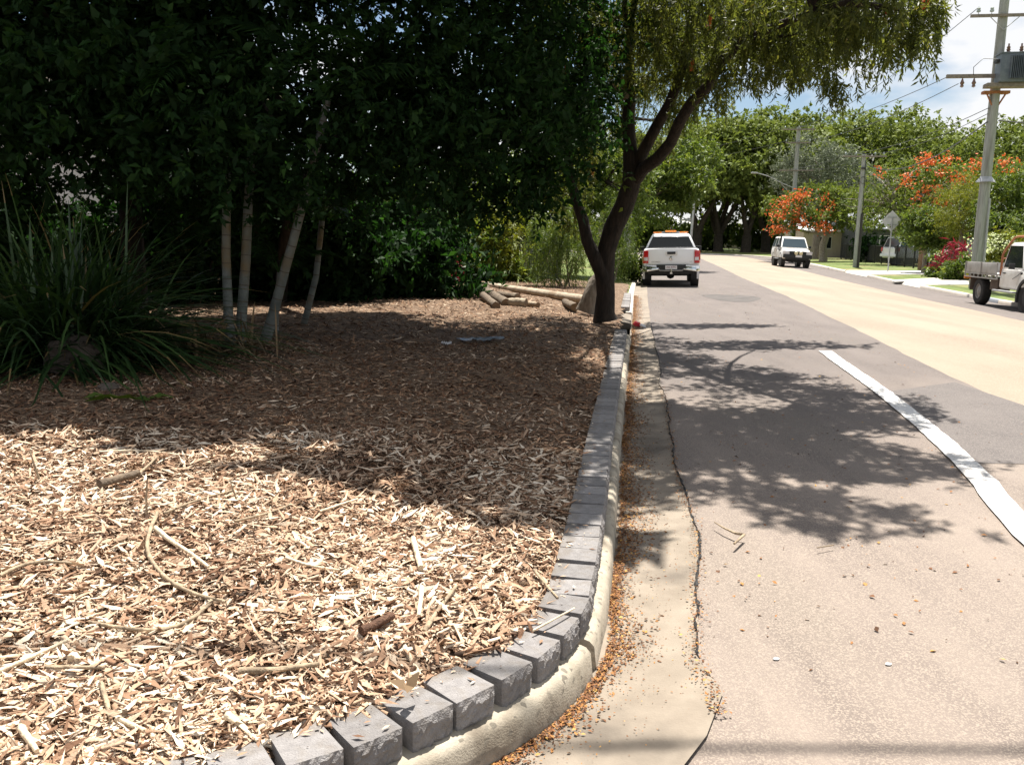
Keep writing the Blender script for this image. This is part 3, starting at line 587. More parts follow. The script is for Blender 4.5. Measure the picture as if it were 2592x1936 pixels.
# ---------------------------------------------------------------- wood chips: stuff
def chips(name, n, ybox, xlim, lmin, lmax, thick, mat='chips', seed=0, bias=1.0, lift=0.0, fade=None):
    q = np.random.default_rng(seed); Pn = []
    tot = 0
    while tot < n:
        y = ybox[0] + (ybox[1] - ybox[0]) * q.random(n) ** bias; half = y * 0.62 + 1.1
        x = -half + (half + xlim(y)) * q.random(n)
        p = np.stack([x, y], 1); s = sdist(p); ok_ = s > 0.22 - 0.03 * q.random(n)
        if fade: ok_ &= q.random(n) < np.interp(y + 0.35 * vnoise(x, y, 0.9), fade[0], fade[1])
        p = p[ok_]; Pn.append(p); tot += len(p)
    p = np.concatenate(Pn)[:n]; z = bed_z(p) + lift + q.random(n) * 0.018
    l = lmin + (lmax - lmin) * q.random(n) ** 3.0; l[q.random(n) < 0.014] *= 1.8; wd = np.clip(l * (0.08 + 0.3 * q.random(n) ** 1.4), 0.0028, 0.02)
    yaw = q.random(n) * 2 * math.pi; til = q.normal(size=n) * 0.28
    D = np.stack([np.cos(yaw) * np.cos(til), np.sin(yaw) * np.cos(til), np.sin(til)], 1); N = nrm(np.stack([q.normal(size=n) * 0.4, q.normal(size=n) * 0.4, np.ones(n)], 1))
    S = nrm(np.cross(D, N)); N = nrm(np.cross(S, D)); C = np.column_stack([p, z]); tone = np.clip(q.beta(1.7, 1.15, n) + vnoise(p[:, 0], p[:, 1], 2.2) * 0.07, 0, 1)
    hl = (l / 2)[:, None]; hw = (wd / 2)[:, None]
    bend = (q.normal(size=n) * 0.12)[:, None] * hl
    if thick:
        th = np.clip(wd * 0.4, 0.0025, 0.007)[:, None]; e0 = (0.35 + 0.65 * q.random((n, 1))); e1 = (0.25 + 0.75 * q.random((n, 1))); sk = (q.normal(size=n) * 0.3)[:, None] * hw
        Vv = np.stack([C - D * hl + S * hw * e0 + S * bend, C - D * hl - S * hw * e0 + S * bend, C + D * hl - S * (hw * e1 - bend) + sk * D, C + D * hl + S * (hw * e1 + bend) - sk * D], 1)
        top = Vv + (N * th)[:, None, :]
        A = np.concatenate([Vv, top], 1).reshape(-1, 3); b = (np.arange(n) * 8)[:, None, None]
        Fq = np.array([[4, 5, 6, 7], [1, 2, 6, 5], [3, 0, 4, 7]])[None] + b
        o = fastmesh(name, A, Fq.reshape(-1, 4), mat, None, np.repeat(tone, 3))
    else:
        Vv = np.stack([C - D * hl + S * bend, C + S * hw, C + D * hl + S * bend, C - S * hw], 1); Vv[:, 1] += N * hw * 0.5; Vv[:, 3] += N * hw * 0.2
        o = fastmesh(name, Vv.reshape(-1, 3), np.arange(4 * n).reshape(-1, 4), mat, None, tone)
    return o
XL = lambda y: np.interp(y, _wl[:, 1], _wl[:, 0])
tag(chips('wood_chip_mulch', 88000, (1.9, 6.6), XL, 0.008, 0.085, True, seed=21, bias=1.3, fade=([3.7, 4.5, 5.8], [1, .42, .02])), label='pale shredded wood chip mulch covering the garden bed', kind='stuff')
tag(chips('wood_chip_mulch', 84000, (3.3, 10.5), XL, 0.016, 0.1, False, 'chips_brown', seed=22, bias=1.1, fade=([3.4, 4.5], [.12, 1])), label='browner wood chip mulch, partly darkened for shade, further back in the bed', kind='stuff')
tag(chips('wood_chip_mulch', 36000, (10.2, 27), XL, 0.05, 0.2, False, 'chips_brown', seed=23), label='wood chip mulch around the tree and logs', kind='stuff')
tag(chips('wood_shred_fibre', 26000, (1.9, 5.6), XL, 0.02, 0.16, False, seed=24, lift=0.012), label='long stringy wood shreds lying in the mulch', kind='stuff')

# ---------------------------------------------------------------- edging blocks
BW, BD, BH = 0.163, 0.168, 0.105
def block_mesh(seed):
    q = np.random.default_rng(seed); h = BH; V = []; F = []; nx, nz = 12, 8; hw = BW / 2 - 0.003
    for j in range(nz + 1):      # split rock face
        for i in range(nx + 1):
            x = -hw + 2 * hw * i / nx; z = h * j / nz; e = min(i, nx - i, j, nz - j)
            V.append((x + (q.normal() * 0.002 if e else 0), -(0.004 * min(e, 2) + 0.009 * q.random() ** 1.2 if e else 0.0015 * q.random()), z + (q.normal() * 0.002 if e else 0)))
    for j in range(nz):
        for i in range(nx): a = j * (nx + 1) + i; F.append((a, a + 1, a + nx + 2, a + nx + 1))
    b = len(V); c = 0.006; wb_ = hw - 0.006
    V += [(hw, 0.0, 0), (wb_, BD, 0), (-wb_, BD, 0), (-hw, 0.0, 0), (hw, 0.012, h), (wb_, BD, h), (-wb_, BD, h), (-hw, 0.012, h)]
    colr = [j * (nx + 1) + nx for j in range(nz + 1)]; coll = [j * (nx + 1) for j in range(nz + 1)]
    F.append(tuple([b + 1, b + 5, b + 4] + colr[::-1])); F.append(tuple(coll + [b + 7, b + 6, b + 2]))
    F += [(b + 1, b + 2, b + 6, b + 5)]
    F.append(tuple([nz * (nx + 1) + i for i in range(nx + 1)] + [b + 4, b + 5, b + 6, b + 7]))
    me = bpy.data.meshes.new('block'); me.from_pydata(V, [], F); me.materials.append(MAT['block']); me.update(); return me
bms = [block_mesh(s) for s in range(5)]
def edging(name, path, label):
    """path = front line; blocks butt along their backs, so they fan open round the curve"""
    root = empty(name, (path[0][0], path[0][1], 0.112)); tag(root, label, 'garden edging'); pn = normals(path)
    pa = np.array([(x - nx * BD, y - ny * BD) for (x, y), (nx, ny) in zip(path, pn)])
    acc = np.concatenate([[0], np.cumsum(np.linalg.norm(np.diff(pa, axis=0), axis=1))]); s = 0.1; k = 0
    while s < acc[-1] - 0.06:
        P_ = lambda t: (float(np.interp(t, acc, pa[:, 0])), float(np.interp(t, acc, pa[:, 1])))
        (x, y), (xa, ya), (xb, yb) = P_(s), P_(s - .07), P_(s + .07); ang = math.atan2(yb - ya, xb - xa) + random.gauss(0, 0.03)
        o = bpy.data.objects.new('block', bms[k % 5]); COL.objects.link(o); o.parent = root
        o.location = (x + math.sin(ang) * BD - path[0][0], y - math.cos(ang) * BD - path[0][1], random.uniform(-0.003, 0.004)); o.rotation_euler = (random.gauss(0, 0.012), random.gauss(0, 0.012), ang)
        s += BW + 0.006 + random.uniform(-.001, .003); k += 1
    return root
e1 = [(x - nx * 0.07, y - ny * 0.07) for (x, y), (nx, ny) in zip(WALLD, wnr) if x > -1.3]
e1 = [(p[0], p[1]) for p in smoothpath(e1[::3], 1)]
edging('garden_edging', e1, 'row of grey split-face concrete blocks curving along the near kerb')
e2p = dense([(lkx(y), y) for y in np.linspace(17.75, 22.4, 8)], 0.1); e2n = normals(e2p)
edging('garden_edging', [(x - nx * 0.07, y - ny * 0.07) for (x, y), (nx, ny) in zip(e2p, e2n)], 'short run of grey edging blocks beyond the tree, behind the concrete crossing')

# a few chips kicked onto the block tops
q = np.random.default_rng(61); n_ = 420; iw = q.integers(0, len(WALLD), n_); pw = np.array(WALLD)[iw] - np.array(wnr)[iw] * (0.09 + 0.15 * q.random((n_, 1)) ** 0.6); yaw = q.random(n_) * 6.28; ln_ = 0.008 + 0.035 * q.random(n_) ** 2
tag(leafmesh('block_top_chips', np.column_stack([pw, np.full(n_, 0.112 + BH + 0.006)]), np.stack([np.cos(yaw), np.sin(yaw), np.zeros(n_)], 1), np.tile([0.05, 0.05, 1.0], (n_, 1)), ln_, ln_ * 0.35, 'chips', None, q.random(n_), droop=0.0, fold=0.1), label='stray wood chips lying on top of the edging blocks', kind='stuff')
# ---------------------------------------------------------------- leaf litter
def litter(name, pts, l0, l1, label, z, seed):
    q = np.random.default_rng(seed); n = len(pts); P = np.column_stack([pts, z + q.random(n) * 0.006]); yaw = q.random(n) * 6.283
    D = np.stack([np.cos(yaw), np.sin(yaw), q.normal(size=n) * 0.2], 1); N = np.stack([q.normal(size=n) * 0.35, q.normal(size=n) * 0.35, np.ones(n)], 1); l = l0 + (l1 - l0) * q.random(n) ** 1.5
    tag(leafmesh(name, P, D, N, l, l * (0.4 + 0.3 * q.random(n)), 'litter', None, q.random(n), droop=0.05), label=label, kind='stuff')
q = np.random.default_rng(77); n = 38000
i = (len(kfine) * 0 + q.integers(0, 1, n)); ysel = 2.1 + 14 * q.random(n) ** 1.6; off = np.abs(q.exponential(0.065, n)) + 0.012
kk = np.array(near + [p for p in LK if p[1] > 3.4]); kk = kk[kk[:, 0] > -0.7]; kdn = np.array(dense([tuple(p) for p in kk], 0.04)); knn = np.array(normals([tuple(p) for p in kdn]))
t_ = (q.random(n) ** 1.15 * (len(kdn) * 0.30)).astype(int); dens = vnoise(kdn[t_, 0] * 3, kdn[t_, 1] * 3, 0.7); off = off * np.clip(1 + 0.5 * dens, 0.35, 2)
tg_ = np.stack([-knn[t_, 1], knn[t_, 0]], 1); pts = kdn[t_] + knn[t_] * off[:, None] + tg_ * (q.random((n, 1)) - 0.5) * 0.14
litter('gutter_leaf_litter', pts, 0.007, 0.022, 'orange fallen leaflets drifted along the gutter by the kerb', 0.008, 71)
m_ = 1300; yl = 2.7 + 6.5 * q.random(m_) ** 1.3; xl = np.array([np.interp(y, gx[:, 1], gx[:, 0]) for y in yl]) + q.normal(size=m_) * 0.022 - 0.01
litter('seal_edge_leaf_litter', np.stack([xl, yl], 1), 0.007, 0.02, 'orange leaflets caught in the crumbled edge of the seal', 0.03, 72)
m_ = 3000; yl = 3 + 26 * q.random(m_) ** 1.1; xl = np.array([lkx(y) for y in yl]) + 0.1 + 3.4 * q.random(m_) ** 1.5; keep_ = (vnoise(xl, yl, 0.8) > 0.15) | (q.random(m_) < 0.25)
pl = np.stack([xl, yl], 1)[keep_]; zl = np.array([road_z(a, b) + 0.003 for a, b in pl])
litter('road_leaf_litter', pl, 0.012, 0.035, 'scattered orange leaflets on the sealed parking lane', zl, 73)
m_ = 1500; yl = 2.2 + 6 * q.random(m_); xl = np.array([lkx(y) for y in yl]) + 0.03 + 0.42 * q.random(m_); litter('gutter_seed_litter', np.stack([xl, yl], 1), 0.004, 0.011, 'tiny dark seeds and leaf bits peppered over the gutter', 0.014, 74)
# ================================================================== trees and plants, left side
def zb(x, y): return float(bed_z([(x, y)])[0])
def tree_root(name, loc, label, cat='tree', group=None):
    return tag(empty(name, loc), label, cat, group)
def under(o, root):      # parts are built in world space; keep them there under the root
    o.parent = root; o.matrix_parent_inverse = Matrix.Translation(-Vector(root.location)); return o

# ---- weeping bottlebrush by the kerb
D0 = 14.5
tb = at(1530, 800, D0); root = tree_root('bottlebrush_tree', (tb[0], tb[1], zb(tb[0], tb[1]) - 0.03), 'dark-trunked weeping tree with red flower tufts leaning over the kerb')
A = lambda x, y, d: at(x, y, d)
m = MB()
m.tube([A(1532, 812, D0), A(1529, 790, D0), A(1533, 745, D0), A(1530, 690, D0), A(1535, 635, D0 - .05), A(1552, 578, D0 - .1), A(1580, 520, D0 - .2), A(1597, 470, D0 - .25), A(1600, 430, D0 - .3), A(1594, 370, D0 - .3), A(1590, 300, D0 - .2), A(1600, 220, D0), A(1590, 100, D0 + .2), A(1600, -60, D0 + .3)],
       [.22, .17, .155, .16, .155, .155, .16, .15, .14, .105, .10, .085, .065, .035], 14, wob=0.12)
under(m.build('trunk', 'bark_dark', smooth=60), root)
m = MB(); m.tube([A(1534, 735, D0 - .02), A(1522, 690, D0 - .08), A(1505, 650, D0 - .12), A(1487, 610, D0 - .1), A(1476, 560, D0), A(1455, 500, D0 + .1), A(1440, 420, D0 + .3), A(1450, 300, D0 + .5), A(1430, 150, D0 + .8)], [.13, .12, .11, .1, .09, .08, .065, .05, .025], 12, wob=0.12)
under(m.build('limb', 'bark_dark', smooth=60), root)
m = MB(); m.tube([A(1600, 455, D0 - .25), A(1625, 390, D0 - .4), A(1660, 325, D0 - .6), A(1695, 262, D0 - .8), A(1722, 190, D0 - 1), A(1740, 110, D0 - 1.2), A(1752, 0, D0 - 1.4), A(1760, -160, D0 - 1.6)], [.11, .095, .088, .08, .07, .06, .05, .025], 12, wob=0.12)
under(m.build('limb', 'bark_dark', smooth=60), root)
m = MB(); m.tube([A(1602, 470, D0 - .2), A(1628, 428, D0 - .5), A(1665, 402, D0 - .8), A(1698, 360, D0 - 1.1), A(1722, 305, D0 - 1.4), A(1750, 262, D0 - 1.7), A(1795, 215, D0 - 2.2), A(1830, 150, D0 - 2.7), A(1890, 100, D0 - 3.3), A(1975, 62, D0 - 4), A(2060, 28, D0 - 4.6), A(2150, 5, D0 - 5.2), A(2260, -10, D0 - 5.7)], [.095, .1, .095, .09, .085, .08, .072, .065, .056, .045, .036, .028, .012], 12, wob=0.12)
under(m.build('limb', 'bark_dark', smooth=60), root)
m = MB(); m.tube([A(1588, 250, D0 - .1), A(1565, 225, D0 - .3), A(1545, 205, D0 - .5)], [.06, .05, .04], 8); under(m.build('cut_branch', 'log_brown', smooth=60), root)
cl = []
for (x, y, d, rx, rz) in [(1440, 60, 14.2, .95, .8), (1545, 60, 13.8, .9, .8), (1480, 200, 14.6, .75, .7), (1600, 150, 14.9, .9, .8), (1690, 70, 13.2, .85, .75), (1745, 140, 13.9, .8, .7), (1660, 230, 15.2, .7, .6), (1835, 50, 12.2, .9, .75), (1905, 120, 11.6, .7, .5),
                          (1985, 40, 11.2, .85, .6), (2050, 95, 10.9, .65, .5), (2125, 120, 10.3, .6, .5), (2190, 60, 10.0, .7, .6), (2265, 40, 9.6, .55, .5), (2310, 70, 9.3, .4, .4), (1455, 380, 15.2, .6, .7), (1430, 500, 15.4, .5, .6), (1660, 320, 15.6, .45, .5), (1770, 235, 13.2, .4, .4), (1820, 200, 12.8, .35, .35), (2010, -60, 10.6, .9, .6), (2200, -40, 9.6, .8, .5), (1500, 300, 15, .6, .5), (1750, -20, 13, 1, .6), (1900, -30, 11.6, 1, .6)]:
    c = A(x, y, d); cl.append((c[0], c[1], c[2], rx, rx * 1.05, rz))
# upper crown above the picture: it throws the dapple on the road
up_cl = [(2.4, 9.6, 6.2, 1.2, 1.0, .6), (3.0, 9.4, 5.8, .9, .7, .5), (1.5, 9.5, 6.1, 1.0, 1.0, .6), (2.4, 8.3, 5.7, 1.0, .5, .4), (4.2, 15.0, 5.2, 1.5, .4, .3), (3.4, 18.0, 5.6, 1.5, .4, .3), (3.0, 8.0, 5.4, .7, .3, .25), (0.6, 9.0, 6.2, .9, .8, .5), (0.9, 7.8, 5.9, .8, .5, .35), (2.4, 7.2, 6.0, .6, .35, .25)]
cl2 = [(c[0], c[1], c[2], c[3], c[4], c[5]) for c in up_cl]
under(weep_crown('crown', cl, 6200, 14, 0.2, 0.082, 0.019, 'leaf_bottle', None, sub=24, tight=0.11, shell=.25), root)
under(weep_crown('upper_crown', cl2, 3800, 13, 0.4, 0.145, 0.044, 'leaf_bottle', None, sub=13, tight=0.24, shell=.25), root)
m = MB()
for c in cl2:      # twigs carrying the upper crown
    s = A(1600, 60, 14.6) if c[0] < 2.2 or c[1] > 17 else A(1890, 100, D0 - 3.3) if c[1] > 12 else A(2060, 28, D0 - 4.6)
    limb(m, s, (c[0], c[1], c[2]), .045, .012, 0.06, 6, 5)
for c in cl[:20]:
    best = min([A(1594, 300, D0), A(1740, 110, D0 - 1.2), A(1890, 100, D0 - 3.3), A(2150, 5, D0 - 5.2), A(1455, 300, D0 + .5)], key=lambda p: np.linalg.norm(p - np.array(c[:3])))
    limb(m, best, (c[0], c[1], c[2] + .1), .03, .008, 0.08, 5, 5)
under(m.build('branchlets', 'bark_dark', smooth=60), root)['kind'] = 'stuff'
# red bottlebrush flower tufts
fl = [A(x, y, d) for x, y, d in [(1546, 155, 13.6), (1735, 112, 13.2), (1752, 165, 12.9), (1995, 28, 10.9), (2245, 35, 9.6), (2344, 8, 9.3), (2150, 20, 10), (1500, 430, 14.8), (1430, 180, 14), (1796, 52, 12.6), (2075, 62, 10.6)]]
for c in fl:
    n = 260; d = rdir(n); d[:, 2] *= 0.5; P = np.array(c) + np.column_stack([rng.normal(size=n) * .01, rng.normal(size=n) * .01, rng.normal(size=n) * .04])
    under(leafmesh('flower', P, d, rdir(n), np.full(n, .032), np.full(n, .005), 'flower_red'), root)['kind'] = 'stuff'
# young green sucker leaves on the trunk
n = 26; P = np.array(A(1592, 470, D0 - .45)) + rng.normal(size=(n, 3)) * .14; under(leafmesh('sucker_leaves', P, rdir(n), rdir(n), np.full(n, .12), np.full(n, .06), 'leaf_mid'), root)
# ---- pale fibrous stump leaning behind it
c = at(1495, 775, 15.6); root = tree_root('tree_stump', (c[0], c[1], zb(c[0], c[1])), 'pale fibrous leaning stump right behind the dark tree trunk', 'stump')
m = MB(); m.tube([at(1482, 790, 15.7), at(1492, 760, 15.7), at(1508, 715, 15.75), at(1522, 690, 15.8)], [.17, .15, .12, .09], 12, wob=0.2); under(m.build('stump_wood', 'bark_grey', smooth=60), root)

# ---- the dark shade trees of the garden
def shade_tree(base, label, trunk_pts, rad, clumps, ntwig, per, leaf=(.075, .036), roof=()):
    root = tree_root('shade_tree', base, label, 'tree', 'dark shade trees over the garden bed'); m = MB(); m.tube([base] + trunk_pts, rad, 9, wob=.12); under(m.build('trunk', 'bark_dark', smooth=60), root)
    m = MB()
    for c in clumps: limb(m, trunk_pts[-2], c[:3], .05, .012, .1, 6, 5)
    under(m.build('limbs', 'bark_dark', smooth=60), root)['kind'] = 'stuff'
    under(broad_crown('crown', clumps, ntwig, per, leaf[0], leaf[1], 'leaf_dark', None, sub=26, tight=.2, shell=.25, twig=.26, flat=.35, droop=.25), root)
    if roof: under(broad_crown('upper_crown', roof, 330 * len(roof), 9, .27, .135, 'leaf_dark', None, sub=22, tight=.15, shell=.15, twig=.35, flat=.2), root)  # unseen clumps overhead, shaped to cast the dappled shade on the bed
    return root
shade_tree((-4.3, 16.0, .28), 'leafy dark shade tree hanging low beside the weeping tree', [(-4.1, 15.8, 1.6), (-3.2, 14.8, 3.0), (-2.0, 13.6, 4.5)], [.13, .11, .1, .07],
           [(-1.4, 10.0, 6.6, 2.0, 1.9, .9), (-2.0, 12.0, 7.0, 2.6, 2.2, 1.0), (0.4, 11.6, 6.9, 1.4, 1.6, .8), (-2.5, 9.2, 2.75, 1.1, .6, .8), (-1.2, 9.6, 2.8, 1.1, .8, .85), (-0.1, 10.2, 2.8, .9, .9, .8), (-2.3, 11.2, 3.55, 1.9, 1.7, 1.45), (-0.5, 11.8, 3.4, 1.4, 1.5, 1.3), (0.55, 12.6, 3.3, .75, 1.2, 1.3), (-1.2, 11.3, 5.3, 2.4, 2.0, 1.3), (-1.3, 9.6, 5.4, 1.6, 1.0, .8), (-3.4, 13, 4.6, 1.6, 1.6, 1.8), (0.2, 14, 4.6, 1.4, 1.6, 1.2), (-0.3, 12.3, 2.5, .9, .9, .5)], 12000, 10, (.094, .046), roof=[(0.7, 7.1, 6.3, .55, .3, .2), (-0.3, 7.6, 6.4, .7, .3, .25), (-1.5, 8.2, 6.4, .5, .45, .25), (-0.2, 8.7, 6.5, .9, .3, .25), (-1.1, 9.3, 6.7, .8, .35, .3), (-2.4, 8.7, 6.5, .5, .5, .25), (-2.6, 9.8, 7.2, 1.8, 1.2, .6), (-0.6, 10.2, 7.2, 1.6, 1.2, .6), (-2.2, 12.2, 7.8, 2.2, 1.8, .7), (0.1, 12.6, 7.4, 1.3, 1.4, .6), (-2.4, 14.8, 7.0, 2.2, 1.6, .8)])
shade_tree((-5.4, 12.4, .28), 'dark shade tree over the strappy plant clump', [(-5.3, 12.2, 1.8), (-5.1, 11.8, 3.2), (-4.9, 11.4, 4.6)], [.18, .15, .12, .07],
           [(-4.6, 11.2, 7.0, 2.6, 2.2, 1.0), (-6.3, 9.6, 6.8, 2.0, 1.6, .9), (-4.2, 9.0, 3.05, 1.3, .7, .85), (-3.3, 9.3, 2.95, .8, .5, .7), (-5.2, 10.2, 3.7, 2.2, 1.7, 1.5), (-4.2, 10.3, 5.3, 2.3, 1.9, 1.3), (-6.6, 10.4, 4.3, 1.9, 1.8, 1.9), (-3.8, 9.2, 5.0, 1.6, .8, .7), (-5.8, 8.9, 5.0, 1.6, .8, .7), (-4.2, 12, 2.6, 1.2, 1.0, 1.0)], 10800, 10, (.11, .055), roof=[(-3.2, 8.3, 6.4, .7, .3, .25), (-3.6, 9.2, 6.6, .6, .4, .3), (-4.7, 8.6, 6.6, .9, .3, .25), (-4.6, 9.5, 6.8, .8, .3, .3), (-5.8, 8.8, 6.6, .7, .35, .3), (-4.4, 10.4, 7.4, 2.0, 1.3, .6), (-6.2, 9.4, 7.2, 1.8, 1.4, .6), (-5.4, 12.4, 7.8, 2.4, 1.8, .7), (-5.4, 14.6, 7.2, 2.4, 1.6, .8)])
shade_tree((-8.6, 12.2, .28), 'dark shade tree at the left edge of the picture', [(-8.5, 12, 1.7), (-8.3, 11.7, 3.1), (-8.1, 11.4, 4.5)], [.2, .16, .13, .07],
           [(-8.2, 10.4, 6.9, 2.4, 2.0, 1.0), (-7.6, 8.2, 6.2, 1.4, .9, .6), (-8.6, 11, 3.4, 2.2, 1.8, 2.1), (-7.6, 10.2, 5.4, 2.2, 2.0, 1.4), (-7.4, 8.6, 5.4, 1.6, .9, .8), (-6.8, 10.8, 2.2, 1.4, 1.2, 1.3)], 6500, 10, (.095, .048), roof=[(-7.6, 8.4, 6.8, 1.6, 1.1, .5), (-8.6, 10.4, 7.4, 2.2, 1.8, .6), (-8.6, 13.2, 7.8, 2.4, 2.0, .7)])
# tall dark hedge plants behind, closing the view
for i, (x, y, h, lab) in enumerate([(-4.0, 17.2, 2.5, 'broad dark shrub behind the leaning palm stem'), (-2.9, 18.6, 2.3, 'dark shrub left of the red cordyline'), (-4.4, 22.6, 2.4, 'dark shrub closing the gap left of the sunlit shrubs'), (-5.9, 16.2, 3.6, 'tall dark shrub behind the ringed palm stems'), (-8.6, 15.4, 2.0, 'tall dark shrub behind the strappy clump'), (-11.4, 14.6, 2.4, 'tall dark shrub at the far left behind the shade trees')]):
    root = tree_root('dark_shrub', (x, y, .27), lab, 'shrub', 'dark shrubs closing the garden'); m = MB()
    cls = [(x, y, h * .62, 1.45, 1.1, h * .45), (x + rng.normal() * .5, y + .3, h * .35, 1.5, .9, h * .33)]
    for c in range(5): limb(m, (x, y, .25), (x + rng.normal() * .7, y + rng.normal() * .4, h * (.6 + .3 * rng.random())), .04, .012, .08, 5, 5)
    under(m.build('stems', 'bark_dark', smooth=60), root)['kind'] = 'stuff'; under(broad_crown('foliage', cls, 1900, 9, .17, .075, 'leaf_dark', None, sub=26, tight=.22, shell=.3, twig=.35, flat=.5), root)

# ---- clumping palms with ringed stems
def frond_mesh(seed, L_=1.9, nl=44, ll=.42):
    q = np.random.default_rng(seed); t = np.linspace(0, 1, 14); sp = np.stack([t * 0 , t * L_ * .8, t * L_ * .7 - t ** 2 * L_ * .75], 1); mb = MB(); mb.tube(sp, [.016 * (1 - .8 * k) + .002 for k in t], 5)
    P = []; D = []
    for s in (-1, 1):
        for k in range(nl):
            u = .18 + .8 * k / nl; p = np.array([0, np.interp(u, t, sp[:, 1]), np.interp(u, t, sp[:, 2])]); P.append(p); D.append([s * 1.0, .75, -.25 + q.normal() * .1])
    P = np.array(P); n = len(P); ll_ = ll * np.sin(np.pi * np.clip(np.tile(np.linspace(.18, .98, nl), 2), .12, .95)) ** .6
    V, Q = leafgeo(P, np.array(D), np.tile([0, -.3, 1.0], (n, 1)), ll_, np.full(n, .035), droop=.25, fold=.05)
    V0 = len(mb.V); me = bpy.data.meshes.new('frond'); me.from_pydata([tuple(map(float, v)) for v in mb.V] + [tuple(map(float, v)) for v in V], [], [tuple(f) for f in mb.F] + [tuple(int(a) + V0 for a in f) for f in Q])
    a = me.attributes.new("rnd", 'FLOAT', 'FACE'); a.data.foreach_set("value", np.concatenate([np.full(len(mb.F), .9), q.random(len(Q))]).astype(np.float32)); me.materials.append(MAT['leaf_dark']); me.update(); return me
fr_me = [frond_mesh(s) for s in range(3)]; fr_mid = []
for me in fr_me: c2_ = me.copy(); c2_.materials.clear(); c2_.materials.append(MAT['leaf_mid']); fr_mid.append(c2_)
def palm(pts, rad, label, nfr=4, fs=1.0, low=0, group='clumping palms with ringed stems', ringstep=.16, mats=fr_me):
    root = tree_root('cane_palm', pts[0], label, 'palm', group); m = MB(); m.tube(pts, rad, 12); under(m.build('stem', 'palm_stem', smooth=60), root)
    m = MB(); P = np.array([list(map(float, p)) for p in pts]); seg = np.concatenate([[0], np.cumsum(np.linalg.norm(np.diff(P, axis=0), axis=1))]); s = .12
    while s < seg[-1] - .05:
        p = np.array([np.interp(s, seg, P[:, k]) for k in range(3)]); p2 = np.array([np.interp(s + .012, seg, P[:, k]) for k in range(3)]); r = float(np.interp(s, seg, rad)); m.cyl(p, p2, r * 1.03, r * 1.03, 12); s += ringstep * (.75 + .5 * random.random())
    under(m.build('ring_scars', 'palm_ring', smooth=60), root)['kind'] = 'stuff'
    for k in range(nfr):
        o = bpy.data.objects.new('frond', mats[k % 3]); COL.objects.link(o); o.parent = root; o.location = Vector(pts[-1]) - Vector(pts[0])
        o.rotation_euler = (random.uniform(-.1, .5), random.uniform(-.2, .2), 2 * math.pi * k / nfr + random.uniform(-.4, .4)); o.scale = (fs, fs, fs)
    return root
palm([g(585, 886, .28), at(578, 800, 9.75), at(572, 640, 9.8), at(574, 480, 9.85), at(570, 250, 9.9)], [.064, .054, .048, .045, .043], 'leftmost ringed pale palm stem, upright beside the strappy clump')
palm([g(610, 880, .28), at(612, 800, 9.9), at(622, 660, 9.95), at(628, 520, 10.0), at(640, 320, 10.1)], [.062, .058, .054, .05, .045], 'middle palm stem with brown sheath between two pale stems', fs=.9)
palm([g(668, 874, .28), at(690, 800, 10.1), at(722, 680, 10.05), at(742, 610, 10.0), at(790, 430, 9.95), at(830, 250, 9.9)], [.07, .06, .053, .05, .045, .04], 'pale ringed palm stem leaning to the right')
palm([g(768, 826, .28), at(785, 760, 12.3), at(800, 700, 12.4), at(815, 560, 12.5)], [.05, .045, .042, .04], 'thin dark palm stem further back, right of the leaning one', 7, .8)
palm([g(700, 850, .28), at(700, 780, 11.2), at(706, 690, 11.2)], [.03, .028, .025], 'low young palm with narrow fronds between the stems', 6, .55, ringstep=.3)

# ---- strappy clump and its rock
def strap_clump(c, n, lmin, lmax, name, label, seed, spread=1.0, wd=.017, mat='leaf_strap', cat='plant', segs=7, base=.28, stiff=.75):
    q = np.random.default_rng(seed); root = tree_root(name, c, label, cat); Vs = []; rn = []
    az = q.random(n) * 2 * math.pi; el = np.clip(q.normal(.8, .36, n), .1, 1.5); ln = lmin + (lmax - lmin) * q.random(n); b = np.array(c) + np.column_stack([q.normal(size=(n, 2)) * base, np.zeros(n)])
    h = np.stack([np.cos(az), np.sin(az)], 1); t = np.linspace(0, 1, segs + 1)
    pts = []; kb_ = q.random(n)
    for tt in t:
        drop = (1.9 - stiff) * tt ** 2.3 * ln * (.25 + .55 * q.random(n) ** 2) if tt == -1 else None
        s = tt * ln; bend = (.22 + .55 * (1 - el / 1.5) + .35 * kb_) * s * tt * (1.5 - stiff)
        pts.append(np.column_stack([b[:, :2] + h * (s * np.cos(el) + .25 * bend)[:, None] * spread, b[:, 2] + s * np.sin(el) - bend * 1.1]))
    pts = np.stack(pts, 1); pts[..., 2] = np.maximum(pts[..., 2], c[2] + .02)
    side = np.stack([-h[:, 1], h[:, 0], q.normal(size=n) * .3], 1); wv = wd * (.6 + .8 * q.random(n)); prof = np.array([.6, .9, 1, 1, .9, .75, .45, .08])[:segs + 1]
    A_ = pts + side[:, None, :] * (wv[:, None] * prof)[..., None]; B_ = pts - side[:, None, :] * (wv[:, None] * prof)[..., None]
    V = np.stack([A_, B_], 2).reshape(-1, 3); k = (segs + 1) * 2; j = np.arange(segs) * 2; fq = np.stack([j, j + 1, j + 3, j + 2], 1)[None] + (np.arange(n) * k)[:, None, None]
    tone = np.repeat(q.random(n) ** 1.4 * .88, segs).reshape(n, segs); tone[:, -1] = np.where(q.random(n) < .2, 1.0, tone[:, -1]); tone[q.random(n) < .03] = 1.0
    o = fastmesh('blades', V, fq.reshape(-1, 4), mat, None, tone.ravel()); under(o, root); o['kind'] = 'stuff'; return root
strap_clump((-4.3, 8.35, .26), 1800, 1.15, 2.6, 'strap_leaf_plant', 'huge clump of long dark strappy leaves at left', 31, wd=.013)
